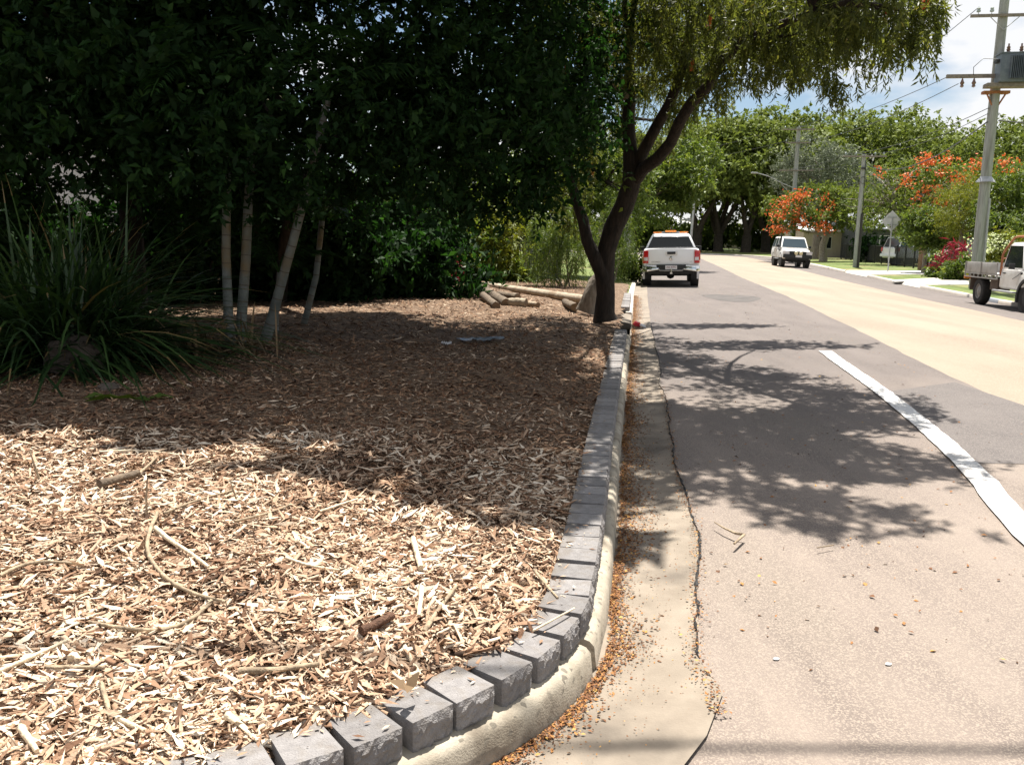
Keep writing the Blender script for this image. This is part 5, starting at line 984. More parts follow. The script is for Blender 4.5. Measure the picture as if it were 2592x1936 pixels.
ga = (23.78, 50.35); gb = (25.0, 49.2); root = tag(empty('yard_gate', (ga[0], ga[1], VZ(*ga) + .04)), 'dark green sheet gate right of the brick pillar', 'gate'); d = np.array(gb) - np.array(ga); ang = math.atan2(d[1], d[0]); ln = float(np.linalg.norm(d))
for k in range(2):
    m = MB(); m.box(((k + .5) * ln / 2, 0, .6), (ln / 2 - .04, .03, 1.1)); o = m.build('panel', 'gate_green', root, bevel=.004); o.rotation_euler = (0, 0, ang)
    m = MB()
    for z in (.04, 1.17): m.box(((k + .5) * ln / 2, -.03, z), (ln / 2 - .02, .04, .04))
    for x in (k * ln / 2 + .03, (k + 1) * ln / 2 - .03): m.box((x, -.03, .6), (.04, .042, 1.15))
    o = m.build('frame', 'galv', root); o.rotation_euler = (0, 0, ang)
# steel sheet fence behind the garden, panel by panel
root = tag(empty('sheet_fence', (25.1, 49.0, .02)), 'grey-blue steel sheet fence behind the garden by the transformer pole', 'fence')
for k in range(5):
    x0 = 25.15 + k * 2.2; y0 = 49.0 - k * .6; m = MB()
    for j in range(8): m.box(((j + .5) * .28, .012 * (j % 2), .95), (.27, .03, 1.85))
    o = m.build('sheet', 'fence_steel', root, smooth=None); o.location = (x0 - 25.1, y0 - 49.0, .0); o.rotation_euler = (0, 0, math.atan2(-.6, 2.2))
    m = MB(); m.box((0, 0, .98), (.09, .09, 1.96)); o = m.build('post', 'fence_black', root); o.location = (x0 - 25.15, y0 - 48.97, 0)
def gplant(name, x, y, d, cl, n, leaf, mat, label, cat='plant', per=8): 
    bx = float(at(x, y, d)[0]); return shrub(name, (bx, d, VZ(bx, d)), label, cl, n, per, leaf, mat, cat)
gplant('cordyline', 2425, 690, 41.5, [px_clump(2430, 640, 41.5, .5, .4, .5), px_clump(2412, 668, 41.3, .4, .35, .4)], 48, (.4, .05), 'leaf_red', 'bright red cordyline in the garden left of the transformer pole')
gplant('flowering_shrub', 2380, 690, 42.3, [px_clump(2378, 662, 42.3, .28, .25, .3), px_clump(2380, 692, 42, .4, .35, .28)], 200, (.15, .07), 'leaf_mid', 'green shrub with pale pink heads beside the green gate')
gplant('garden_shrub', 2440, 700, 39.5, [px_clump(2440, 680, 39.5, .6, .5, .45), px_clump(2412, 694, 40, .5, .5, .3), px_clump(2462, 668, 39.5, .35, .4, .35)], 560, (.14, .06), 'leaf_mid', 'low mixed garden shrub behind the tray truck')
n = 60; P = np.array(at(2374, 650, 42)) + rng.normal(size=(n, 3)) * .16; o = leafmesh('flower_head', P, rdir(n), rdir(n), np.full(n, .09), np.full(n, .07), 'flower_white'); sh = bpy.data.objects['flowering_shrub']; under(o, sh)
fsr = shrub('frangipani', (float(at(2530, 690, 38)[0]), 38, .0), 'frangipani bush covered in white-yellow blooms behind the tray truck', [px_clump(2540, 622, 38, .7, .6, .35), px_clump(2500, 636, 38, .35, .4, .28), px_clump(2480, 680, 37.8, .3, .3, .3), px_clump(2555, 640, 37.8, .5, .5, .4)], 420, 8, (.16, .07), 'leaf_yellow')
n = 420; P = np.concatenate([np.array(at(2530, 614, 37.6)) + rng.normal(size=(250, 3)) * [.5, .25, .2], np.array(at(2490, 632, 37.6)) + rng.normal(size=(170, 3)) * [.35, .2, .25]]); under(leafmesh('blossoms', P, rdir(n), rdir(n), np.full(n, .11), np.full(n, .09), 'flower_white'), fsr)
# ================================================================== vehicles (local: x right, y forward, z up, y=0 rear bumper)
def sec(y, z0, z1, w0, w1, r=.07, wm=None, zm=None):
    wm = wm or max(w0, w1); zm = zm or (z0 + z1) / 2
    half = [(w0 - r, z0), (w0, z0 + r), (wm, zm), (w1, z1 - r), (w1 - r * .35, z1 - r * .3), (w1 - r * 1.3, z1)]
    return [(x, y, z) for x, z in half] + [(-x, y, z) for x, z in half[::-1]]
def wheel(root, x, y, r, wd, rimmat, side, spokes=6, rr=.6, steel=False):
    h = MB(); h.lathe([(-wd * .3, .05), (-wd * .3, r * .18), (wd * .2, r * .18), (wd * .25, .05)], 16); ho = h.build('wheel', 'black_plastic', root); ho.location = (x, y, r)
    s = side
    t = MB(); t.lathe([(-wd / 2, r * rr), (-wd / 2, r * .9), (-wd * .42, r * .97), (-wd * .3, r), (wd * .3, r), (wd * .42, r * .97), (wd / 2, r * .9), (wd / 2, r * rr), (wd * .3, r * rr * .97), (-wd * .3, r * rr * .97)], 28); t.build('tyre', 'tyre', ho, smooth=35)
    m = MB(); f = s * wd * .40; m.lathe([(f - s * .02, r * rr * 1.0), (f + s * .012, r * rr * 1.0), (f + s * .012, r * rr * .9), (f - s * .035, r * rr * .85), (f - s * .05, r * rr * .84)], 28)
    if steel: m.lathe([(f - s * .07, r * rr * .86), (f - s * .03, r * rr * .7), (f - s * .0, r * rr * .45), (f + s * .02, r * rr * .3), (f + s * .03, r * rr * .1)], 20)
    else:
        for k in range(spokes):
            a = 2 * math.pi * k / spokes; m.box((f - s * .01, math.cos(a) * r * rr * .5, math.sin(a) * r * rr * .5), (.03, r * rr * .82, r * rr * .24), (a, 0, 0))
        m.lathe([(f - s * .03, r * .16), (f + s * .01, r * .15), (f + s * .02, .03)], 14)
    m.build('rim', rimmat, ho, smooth=30)
    d = MB(); d.lathe([(f - s * .09, r * rr * .83), (f - s * .085, r * rr * .83)], 20); d.build('brake_disc', 'black_plastic', ho)
def glassquad(root, pts, off, name='window', mat='glass', ins=0.0):
    c = sum((Vector(p) for p in pts), Vector()) / len(pts); P = [c + (Vector(p) - c) * (1 - ins) for p in pts]
    n = (P[1] - P[0]).cross(P[2] - P[0]).normalized()
    if n.dot(c - Vector((0, c.y if abs(n.y) < .5 else 2.5, 1.2))) < 0: n = -n
    m = MB(); m.slab([p - n * .012 for p in P], n * (.012 + off)); return m.build(name, mat, root, bevel=.004, seg=1)
def cabin(root, zb, zt, wb, wt, yb0, yb1, yt0, yt1, mat, glass='glass', side_splits=(.5,), name='cabin'):
    q = lambda w, y, z: [(w, y, z), (-w, y, z)]
    m = MB(); m.loft([[(wb, yb0, zb), (-wb, yb0, zb), (-wb, yb1, zb), (wb, yb1, zb)], [(wt + .03, yt0 - .04, zt - .07), (-wt - .03, yt0 - .04, zt - .07), (-wt - .03, yt1 + .06, zt - .07), (wt + .03, yt1 + .06, zt - .07)], [(wt - .02, yt0 + .05, zt - .01), (-wt + .02, yt0 + .05, zt - .01), (-wt + .02, yt1 - .06, zt - .01), (wt - .02, yt1 - .06, zt - .01)], [(wt - .2, yt0 + .3, zt + .012), (-wt + .2, yt0 + .3, zt + .012), (-wt + .2, yt1 - .3, zt + .012), (wt - .2, yt1 - .3, zt + .012)]])
    m.build(name, mat, root, bevel=.025, smooth=40)
    zt2 = zt - .10; k = (zt2 - zb) / (zt - .07 - zb)
    L3 = lambda a, b, t: a + (b - a) * t
    wt2, y02, y12 = L3(wb, wt + .03, k), L3(yb0, yt0 - .04, k), L3(yb1, yt1 + .06, k); z1 = zb + .04; k1 = .04 / (zt - .07 - zb); wb2, yb02, yb12 = L3(wb, wt + .03, k1), L3(yb0, yt0 - .04, k1), L3(yb1, yt1 + .06, k1); e = .07
    glassquad(root, [(wb2 - e, yb02, z1), (-wb2 + e, yb02, z1), (-wt2 + e, y02, zt2), (wt2 - e, y02, zt2)], .006, 'rear_window', glass)
    glassquad(root, [(wb2 - e, yb12, z1), (-wb2 + e, yb12, z1), (-wt2 + e, y12, zt2), (wt2 - e, y12, zt2)], .006, 'windscreen', glass)
    cuts = [0] + list(side_splits) + [1]
    for s in (-1, 1):
        for a, b in zip(cuts[:-1], cuts[1:]):
            def yb_(t): return L3(yb02 + e * 1.2, yb12 - e * 1.2, t)
            def yt_(t): return L3(y02 + e * .9, y12 - e * .9, t)
            a2, b2 = a + (.02 if a > 0 else 0), b - (.02 if b < 1 else 0)
            glassquad(root, [(s * wb2, yb_(a2), z1), (s * wb2, yb_(b2), z1), (s * wt2, yt_(b2), zt2), (s * wt2, yt_(a2), zt2)], .006, 'side_window', glass)
def arches(root, x, ys, r, wd=.03, mat='black_plastic', w2=.09):
    for y in ys:
        for s in (-1, 1):
            m = MB(); V = []; n = 14
            secs = []
            for k in range(n + 1):
                a = math.pi * (-.08 + 1.16 * k / n); c, sn = math.cos(a), math.sin(a)
                secs.append([(s * (x + dx), y + c * rr_, r * .95 + sn * rr_) for dx, rr_ in ((-.06, r * 1.13), (wd, r * 1.13), (wd, r * 1.13 + w2), (-.06, r * 1.13 + w2))])
            m.loft(secs); m.build('wheel_arch', mat, root, smooth=40)
            m = MB(); m.lathe([(s * (x - .25), r * 1.14), (s * (x + .004), r * 1.14)], 26, c=(0, y, r * .95)); m.build('arch_liner', 'black_plastic', root)
def textmesh(txt, size, mat, parent, loc, rot, name='lettering', ext=.002):
    cu = bpy.data.curves.new('t', 'FONT'); cu.body = txt; cu.size = size; cu.align_x = 'CENTER'; cu.align_y = 'CENTER'; cu.extrude = ext
    ob = bpy.data.objects.new('t', cu); COL.objects.link(ob); dg = bpy.context.evaluated_depsgraph_get(); me = bpy.data.meshes.new_from_object(ob.evaluated_get(dg)); bpy.data.objects.remove(ob)
    me.materials.clear(); o = link(name, me, mat, parent); o.location = loc; o.rotation_euler = rot; return o
RB = (R(90), 0, 0)            # lettering facing the rear (-y)
RFt = (R(90), 0, R(180))      # lettering facing forward (+y)
def place(root, x, y, heading, roll=0.0, pitch=0.0, z=0.0):
    root.location = (x, y, z); root.rotation_mode = 'XYZ'; root.rotation_euler = (pitch, roll, heading)

# ---- 1: dual-cab pickup seen from behind
v = tag(empty('pickup_truck'), 'white dual-cab pickup with amber roof beacons parked at the left kerb', 'pickup truck')
zt = 1.27
m = MB(); m.loft([sec(.10, .66, zt - .02, .88, .86), sec(.16, .60, zt, .92, .90), sec(1.0, .56, zt, .94, .915), sec(1.66, .52, zt, .94, .915)]); m.build('tub', 'white_paint', v, smooth=40)
m = MB(); m.loft([sec(1.70, .48, 1.26, .93, .90), sec(2.6, .46, 1.22, .94, .90), sec(3.5, .46, 1.18, .94, .89), sec(3.9, .5, 1.14, .93, .86), sec(4.9, .5, 1.02, .92, .80), sec(5.25, .52, .92, .80, .66)]); m.build('body', 'white_paint', v, smooth=40)
cabin(v, 1.22, 1.76, .885, .64, 1.74, 3.95, 1.98, 3.1, 'white_paint', side_splits=(.46,))
m = MB(); m.box((0, .9, 1.275), (1.62, 1.46, .03)); m.build('tonneau_cover', 'black_plastic', v, bevel=.008)
m = MB(); m.slab([(-.735, .075, .75), (.735, .075, .75), (.735, .085, 1.02), (.735, .10, 1.255), (.3, .085, 1.27), (-.3, .085, 1.27), (-.735, .10, 1.255), (-.735, .085, 1.02)], (0, .05, 0)); tg = m.build('tailgate', 'white_paint', v, bevel=.018)
m = MB(); m.slab([(-.2, .068, 1.06), (-.16, .068, 1.03), (.16, .068, 1.03), (.2, .068, 1.06), (.2, .068, 1.17), (-.2, .068, 1.17)], (0, .012, 0)); m.build('handle_recess', 'white_dusty', tg)
m = MB(); m.box((0, .058, 1.125), (.27, .03, .085)); m.build('handle', 'black_plastic', tg, bevel=.015)
m = MB(); m.slab([(.06 * math.cos(a) * (1 if math.sin(a) > 0 else .85), .062, .945 + .075 * math.sin(a)) for a in np.linspace(0, 2 * math.pi, 17)[:-1]], (0, .014, 0)); m.build('emblem', 'chrome', tg, bevel=.004)
m = MB(); m.tube([(-.025, .058, .985), (.02, .057, .975), (.03, .057, .95), (-.005, .057, .93), (.012, .057, .9)], [.012, .014, .014, .012, .007], 6); m.build('emblem_figure', 'alloy', tg)
textmesh('COLORADO', .052, 'alloy', tg, (-.50, .072, .835), RB); textmesh('LTZ', .04, 'alloy', tg, (.64, .072, .835), RB)
for s in (-1, 1):
    m = MB(); m.loft([sec_ for sec_ in [[(s * .748, .055, .79), (s * .90, .07, .79), (s * .95, .2, .79), (s * .76, .2, .79)], [(s * .748, .05, .98), (s * .90, .065, .98), (s * .952, .2, .98), (s * .76, .2, .98)], [(s * .748, .06, 1.2), (s * .89, .075, 1.2), (s * .935, .22, 1.2), (s * .76, .2, 1.2)]]]); tl = m.build('taillight', 'red_lens', v, bevel=.008)
    m = MB(); m.box((s * .825, .055, .93), (.13, .02, .11), (0, 0, s * .1)); m.build('reversing_lens', 'clear_lens', tl, bevel=.006)
    m = MB(); m.box((s * 1.02, 3.28, 1.24), (.2, .1, .16)); m.box((s * .93, 3.28, 1.19), (.08, .06, .04)); m.build('mirror', 'black_plastic', v, bevel=.03)
    m = MB(); m.loft([[(s * .40, -.03, .58), (s * .40, -.01, .72), (s * .40, .10, .72), (s * .40, .1, .55)], [(s * .80, -.02, .52), (s * .80, 0, .71), (s * .80, .1, .71), (s * .80, .1, .5)], [(s * .93, .1, .52), (s * .93, .1, .70), (s * .90, .2, .70), (s * .9, .2, .5)], [(s * .945, .36, .54), (s * .945, .36, .68), (s * .9, .36, .68), (s * .9, .36, .52)]]); m.build('bumper_corner', 'chrome', v, bevel=.015)
    m = MB(); m.box((s * .9, 5.12, .86), (.2, .24, .18)); m.build('headlight', 'clear_lens', v, bevel=.02)
    m = MB(); m.box((s * .55, 3.3, 1.775), (.05, .9, .03)); m.build('roof_rail', 'galv', v, bevel=.008)
    m = MB(); m.box((s * .46, 2.52, 1.81), (.30, .09, .045)); b_ = m.build('marker_lamp', 'amber', v, bevel=.012); m = MB(); m.box((s * .25, 2.52, 1.805), (.14, .085, .04)); m.build('marker_base', 'white_paint', b_, bevel=.01)
m = MB(); m.box((0, .05, .64), (.96, .14, .2)); m.build('bumper_step', 'black_plastic', v, bevel=.015)
m = MB(); m.box((0, -.032, .655), (.38, .012, .125)); pl = m.build('number_plate', 'plate_white', v, bevel=.003, seg=1); textmesh('252 XTC', .085, 'maroon', pl, (0, -.0415, .662), RB)
m = MB(); m.tube([(-.42, .0, .62), (-.36, -.04, .55), (0, -.05, .545), (.36, -.04, .55), (.42, .0, .62)], .024, 8); m.build('tow_bar', 'steel_rim', v, smooth=60)
m = MB(); m.cyl((0, -.1, .47), (0, -.1, .56), .018, n=8); m.lathe([(.56, .012), (.575, .03), (.6, .03), (.615, .008)], 10, 'z', (0, -.1, 0)); m.box((0, -.02, .47), (.08, .2, .05)); m.build('tow_ball', 'chrome', v, smooth=40)
m = MB(); m.lathe([(-.14, .05), (-.1, .14), (.0, .175), (.1, .14), (.14, .05)], 14, 'x', (0, 1.15, .40)); m.cyl((-.75, 1.15, .39), (.75, 1.15, .39), .06, n=10); m.build('rear_axle', 'black_plastic', v, smooth=50)
m = MB(); m.box((0, 2.7, .46), (1.2, 5.0, .12)); m.build('chassis', 'black_plastic', v)
m = MB(); m.box((0, 2.42, 1.79), (.6, .16, .03)); bb = m.build('beacon_mount', 'black_plastic', v, bevel=.01); m = MB(); m.box((0, 2.42, 1.845), (.4, .14, .065)); m.build('beacon_bar', 'amber', bb, bevel=.025); m = MB(); m.cyl((.02, 2.5, 1.88), (.02, 2.5, 2.02), .03, n=10); m.build('beacon_cap', 'black_plastic', bb)
for y in (1.15, 4.25):
    for s in (-1, 1): wheel(v, s * .80, y, .39, .275, 'alloy', s)
arches(v, .925, (1.15, 4.25), .39, .015, 'white_paint', .05)
m = MB(); m.box((0, .30, .52), (1.5, .4, .16)); m.build('underbody', 'black_plastic', v, bevel=.02)
m = MB(); m.lathe([(-.1, .1), (-.1, .34), (-.05, .36), (.05, .36), (.1, .34), (.1, .1)], 20, 'z', (0, .75, .52)); m.build('spare_wheel', 'tyre', v, smooth=40)
for s in (-1, 1): m = MB(); m.box((s * .80, .72, .46), (.27, .02, .4)); m.build('mud_flap', 'black_plastic', v)
p = np.array(g(1686, 716, .03)); place(v, 5.2, 28.9, R(-9.2), R(-1.7), 0, road_z(5.2, 29.9) - .005)

# ---- generic wagon
def wagon(name, label, L_, W_, H_, belt, hoodlen, col, glass, wheels_r, axles, rim, splits=(.3, .62), zb=.45, cabrear=.1, rake=.55, trake=.25):
    v = tag(empty(name), label, 'wagon'); hw = W_ / 2; hs = L_ - hoodlen
    m = MB(); m.loft([sec(.0, zb + .12, belt - .08, hw - .1, hw - .12), sec(.1, zb + .02, belt, hw - .02, hw - .05), sec(.9, zb, belt, hw, hw - .03), sec(hs - .1, zb, belt - .02, hw, hw - .04), sec(hs + .35, zb, belt - .06, hw, hw - .08), sec(L_ - .22, zb, belt - .12, hw - .02, hw - .12), sec(L_, zb + .05, belt - .2, hw - .12, hw - .2)]); m.build('body', col, v, smooth=40)
    cabin(v, belt - .04, H_, hw - .04, hw - .2, cabrear, hs + .32, cabrear + trake, hs - rake + .2, col, glass, splits)
    for y in axles:
        for s in (-1, 1): wheel(v, s * (hw - .13), y, wheels_r, .235, rim, s, 6)
    m = MB(); m.box((0, L_ / 2, zb - .02), (W_ * .6, L_ * .85, .1)); m.build('chassis', 'black_plastic', v)
    m = MB(); m.cyl((-hw + .2, axles[0], wheels_r), (hw - .2, axles[0], wheels_r), .06, n=8); m.build('rear_axle', 'black_plastic', v)
    m = MB(); m.cyl((-hw + .2, axles[1], wheels_r), (hw - .2, axles[1], wheels_r), .06, n=8); m.lathe([(-.12, .04), (0, .13), (.12, .04)], 10, 'x', (.1, axles[1], wheels_r)); m.build('front_axle', 'black_plastic', v)
    for s in (-1, 1):
        m = MB(); m.box((s * (hw + .09), hs + .0, belt + .06), (.17, .1, .15)); m.build('mirror', 'black_plastic' if name != 'yard_wagon' else col, v, bevel=.025)
        for yy_ in (L_ * .36, L_ * .55): m = MB(); m.box((s * (hw + .005), yy_, belt - .14), (.03, .16, .035)); m.build('door_handle', 'black_plastic', v, bevel=.008)
        m = MB()
        for yy_ in (L_ * .30, L_ * .47, L_ * .66): m.box((s * (hw - .012), yy_, (zb + belt) / 2), (.03, .008, belt - zb - .16))
        m.build('door_gap', 'black_plastic', v)
    return v
# ---- 2: old four-wheel-drive wagon facing us
v = wagon('four_wheel_drive_wagon', 'older white four-wheel-drive wagon with snorkel and yellow driving lights, facing us', 4.5, 1.75, 1.84, 1.19, 1.45, 'white_dusty', 'glass_blue', .38, (1.05, 3.62), 'steel_rim', zb=.5, rake=.5)
arches(v, .855, (1.05, 3.62), .38, .02, 'black_plastic', .06)
m = MB(); m.box((0, 4.50, .66), (1.7, .2, .24)); m.box((0, 4.44, .5), (1.4, .14, .12)); m.build('front_bar', 'black_plastic', v, bevel=.03)
m = MB(); m.box((0, 4.505, .86), (.98, .05, .2)); gr_o = m.build('grille', 'black_plastic', v, bevel=.01)
for s in (-1, 1):
    m = MB(); m.box((s * .66, 4.49, .87), (.3, .1, .2)); hl = m.build('headlight', 'clear_lens', v, bevel=.015)
    m = MB(); m.box((s * .83, 4.44, .87), (.07, .14, .18)); m.build('indicator', 'clear_lens', hl, bevel=.01)
    m = MB(); m.lathe([(.0, .05), (.05, .105), (.09, .11), (.105, .1), (.11, .03)], 18, 'z'); o = m.build('driving_light', 'yellow_lamp', v, smooth=40); o.rotation_euler = (R(-90), 0, 0); o.location = (-.02 + s * .14, 4.58, .86)
    m = MB(); m.box((s * .84, 2.3, .47), (.12, 1.6, .05)); m.build('side_step', 'galv', v, bevel=.015)
m = MB(); m.box((-.06, 4.615, .68), (.38, .012, .13)); pl = m.build('number_plate', 'plate_white', v, bevel=.003, seg=1)
m = MB(); m.tube([(.90, 3.3, .98), (.93, 3.15, 1.12), (.86, 2.9, 1.3), (.76, 2.62, 1.66), (.74, 2.6, 1.82)], [.05, .045, .04, .04, .045], 8); m.box((.74, 2.62, 1.88), (.1, .12, .12)); m.build('snorkel', 'black_plastic', v, smooth=50)
m = MB(); m.box((0, 4.0, .36), (.9, .3, .1)); m.build('sump_guard', 'black_plastic', v, bevel=.02)
hd = R(180 - 7); fx, fy = 17.25, 53.6      # front-centre point
cx_, cy_ = fx + math.sin(hd) * 4.5, fy - math.cos(hd) * 4.5; place(v, cx_, cy_, hd, R(-2.0), 0, road_z(fx, fy + 2) + .01)
# ---- 3: newer wagon in the yard
v = wagon('yard_wagon', 'white station wagon parked in the shaded yard behind the black fence', 4.75, 1.88, 1.85, 1.16, 1.3, 'white_paint', 'glass_blue', .38, (1.0, 3.75), 'alloy', splits=(.28, .62), zb=.42)
for s in (-1, 1): m = MB(); m.box((s * .84, .06, 1.0), (.16, .2, .26)); m.build('taillight', 'red_lens', v, bevel=.02)
arches(v, .925, (1.0, 3.75), .38, .012, 'white_paint', .04)
m = MB(); m.box((0, -.06, .62), (1.7, .14, .2)); m.build('rear_bumper', 'white_paint', v, bevel=.03)
hd = R(-80); rp = at(2222, 655, 59); place(v, float(rp[0]) + .55, 58.6, hd, 0, 0, VZ(28, 59) + .01)

# ---- 4: tray-back truck at the right edge, facing us
v = tag(empty('tray_truck'), 'dusty white tray-back truck with a rusty pipe rack at the right edge', 'truck'); W2 = .86
m = MB(); m.loft([sec(2.36, .58, 1.12, .84, .82, .05), sec(2.42, .56, 1.14, .86, .835, .05), sec(3.5, .56, 1.14, .86, .835, .05), sec(3.75, .6, 1.13, .86, .82, .06), sec(4.6, .62, 1.08, .83, .74, .07), sec(5.0, .62, .98, .74, .64, .07)]); bd = m.build('cab_body', 'white_dusty', v, smooth=40)
cabin(v, 1.12, 1.86, .825, .66, 2.38, 3.72, 2.44, 3.2, 'white_dusty', side_splits=(), glass='glass')
for s in (-1, 1):
    dm = MB(); dm.slab([(s * .845, 2.62, .62), (s * .845, 3.45, .62), (s * .845, 3.55, .9), (s * .838, 3.62, 1.1), (s * .838, 2.55, 1.1), (s * .845, 2.55, .7)], (s * .024, 0, 0)); do = dm.build('door', 'white_dusty', v, bevel=.012)
    m = MB(); m.box((s * .885, 2.68, 1.0), (.02, .16, .035)); m.build('door_handle', 'black_plastic', do, bevel=.006)
    m = MB(); m.box((s * 1.02, 3.42, 1.2), (.13, .09, .16)); m.tube([(s * .86, 3.45, 1.12), (s * .95, 3.45, 1.12), (s * 1.0, 3.43, 1.2)], .012, 6); m.build('mirror', 'black_plastic', do, bevel=.015)
    m = MB(); m.box((s * .93, 2.95, .50), (.14, 1.3, .05)); m.build('side_step', 'galv', v, bevel=.012)
    m = MB(); m.box((s * .6, 4.98, .86), (.2, .06, .16)); m.build('headlight', 'clear_lens', v, bevel=.02)
    m = MB(); m.box((s * .78, -.02, .78), (.26, .05, .1)); m.build('taillight', 'amber' if s > 0 else 'red_lens', v, bevel=.01)
    m = MB(); m.box((s * .73, .42, .66), (.3, .02, .5)); m.build('mud_flap', 'mud', v)
    # drop side with two posts and lower tie rail
    m = MB(); m.box((s * .90, .62, 1.10), (.03, 1.1, .30)); m.build('drop_side', 'alu_tray', v, bevel=.006); m = MB(); m.box((s * .90, 1.72, 1.10), (.03, 1.04, .30)); m.build('drop_side', 'alu_tray', v, bevel=.006)
    m = MB(); m.box((s * .90, 1.16, .92), (.035, 2.3, .035)); m.box((s * .90, 1.16, .81), (.035, 2.3, .035))
    for yy_ in np.linspace(.03, 2.29, 8): m.box((s * .90, yy_, .865), (.03, .035, .08))
    m.build('tie_rail', 'alu_tray', v)
    m = MB()
    for yy_ in (.05, 1.18, 2.27): m.box((s * .925, yy_, 1.08), (.025, .05, .36))
    m.build('side_post', 'alu_tray', v)
m = MB(); m.box((0, 1.16, .93), (1.78, 2.32, .05)); m.build('tray_deck', 'alu_tray', v); m = MB(); m.box((0, .02, 1.10), (1.76, .03, .30)); m.build('tailboard', 'alu_tray', v, bevel=.006)
m = MB()
for s in (-1, 1): m.tube([(s * .82, 2.30, .9), (s * .82, 2.30, 1.5), (s * .80, 2.34, 1.6), (s * .62, 2.42, 1.98), (s * .55, 2.5, 2.02), (s * .50, 3.0, 2.03)], .03, 8)
m.tube([(-.56, 2.48, 2.02), (.56, 2.48, 2.02)], .03, 8); m.tube([(-.82, 2.3, 1.4), (.82, 2.3, 1.4)], .022, 8); m.tube([(-.82, 2.3, 1.15), (.82, 2.3, 1.15)], .022, 8)
for x in (-.4, 0, .4): m.tube([(x, 2.3, .95), (x, 2.3, 1.4)], .016, 6)
m.build('pipe_rack', 'rust', v, smooth=50)
m = MB(); m.lathe([(2.05, .09), (2.12, .085), (2.16, .05)], 12, 'z', (.3, 2.5, 0)); m.build('roof_beacon', 'amber', v, smooth=50)
m = MB(); m.tube([(.88, 3.62, 1.02), (.9, 3.5, .94), (.9, 3.28, .86)], .008, 6); m.tube([(.87, 3.70, 1.05), (.9, 3.78, 1.02)], .03, 8); m.build('cable', 'black_plastic', v)
m = MB(); m.box((0, 2.4, .6), (.7, 4.6, .14)); m.box((.62, 1.9, .66), (.35, .5, .34)); m.build('chassis', 'mud', v)
m = MB(); m.box((0, 5.06, .66), (1.6, .16, .2)); m.build('front_bar', 'black_plastic', v, bevel=.03)
for y in (.98, 4.1):
    for s in (-1, 1): wheel(v, s * .73, y, .40, .25, 'steel_rim', s, steel=True, rr=.56)
arches(v, .85, (4.1,), .40, .05, 'black_plastic', .08)
hd = R(180 - 6.5); rw = (13.9, 26.2)
# right-hand rear wheel (local +.86,.98) stands at rw
lx, ly = .86, .98; place(v, rw[0] - (lx * math.cos(hd) - ly * math.sin(hd)), rw[1] - (lx * math.sin(hd) + ly * math.cos(hd)), hd, R(-1.2), 0, road_z(rw[0] + .7, rw[1]) + .012)

# ================================================================== poles, sign, wires
def pole(name, x, y, z, h, r0, r1, label, cat='power pole', mat='pole_wood', group=None):
    root = tag(empty(name, (x, y, z - .05)), label, cat, group); m = MB(); m.tube([(0, 0, 0), (0, 0, h * .5), (0, 0, h)], [r0, (r0 + r1) / 2, r1], 16); m.build('shaft', mat, root, smooth=50); return root
def insulator(root, p, mat='glass_ins', s=1.0):
    m = MB(); m.lathe([(0, .012), (.06 * s, .012), (.06 * s, .05 * s), (.10 * s, .05 * s), (.11 * s, .035 * s), (.15 * s, .045 * s), (.17 * s, .02 * s)], 12, 'z', p); return m.build('insulator', mat, root, smooth=50)
P1 = (17.55, 33.3); z1 = VZ(*P1)
p1 = pole('transformer_pole', P1[0], P1[1], z1, 12.5, .21, .15, 'tall grey power pole carrying a transformer at the right edge')
U_ = Vector((.98, -.17, 0)); V_ = Vector((.17, .98, 0))     # across / along the line
def arm(root, z, L_, th=.1, mat='timber_grey', off=0.0, fwd=-.2, name='crossarm'):
    m = MB(); c = U_ * off + V_ * fwd; m.box((c.x, c.y, z), (L_, th, th), (0, 0, math.atan2(U_.y, U_.x))); return m.build(name, mat, root, bevel=.008)
a1 = arm(p1, 9.85, 2.3)
for o in (-.9, -.45, .9): q_ = U_ * o + V_ * -.2; insulator(a1, (q_.x, q_.y, 9.9), s=1.4)
m = MB()
for s in (-1, 1): e_ = U_ * s * .5 + V_ * -.24; m.cyl((e_.x, e_.y, 9.8), tuple(V_ * -.2 + Vector((0, 0, 9.35))), .014, n=6)
m.build('arm_brace', 'galv', p1)
tr = MB(); tr.box((0, 0, 0), (1.35, .62, .98)); t0 = tr.build('transformer_tank', 'transformer', p1, bevel=.02); tq = U_ * .52 + V_ * -.52; t0.location = (tq.x, tq.y, 7.95); t0.rotation_euler = (0, 0, math.atan2(U_.y, U_.x))
for k in range(17): m = MB(); m.box((-.36 + k * .06, -.38, .0), (.014, .14, .8)); m.build('cooling_fin', 'transformer', t0)
m = MB(); m.box((0, 0, .5), (1.42, .68, .04)); m.build('tank_lid', 'transformer', t0, bevel=.008)
for x in (-.38, .05, .42):
    m = MB(); m.lathe([(.52, .06), (.58, .08), (.60, .05), (.66, .075), (.68, .05), (.74, .065), (.78, .03), (.86, .03)], 12, 'z', (x, 0, 0)); m.build('bushing', 'porcelain', t0, smooth=40)
m = MB(); m.box((-.72, 0, .25), (.12, .3, .1)); m.build('terminal_box', 'black_plastic', t0)
a2 = arm(p1, 7.75, 2.9, .13, off=-.35, fwd=-.28)
for o in (-1.25, -.85): q_ = U_ * o + V_ * -.3; m = MB(); m.lathe([(7.35, .02), (7.39, .07), (7.45, .045), (7.51, .08), (7.57, .05), (7.67, .02)], 12, 'z', (q_.x, q_.y, 0)); m.build('fuse', 'porcelain', a2, smooth=40)
m = MB(); cq = U_ * .25 + V_ * -.45; m.box((cq.x, cq.y, 7.38), (1.5, .5, .14), (0, 0, math.atan2(U_.y, U_.x))); m.build('platform_beam', 'timber_grey', p1, bevel=.01)
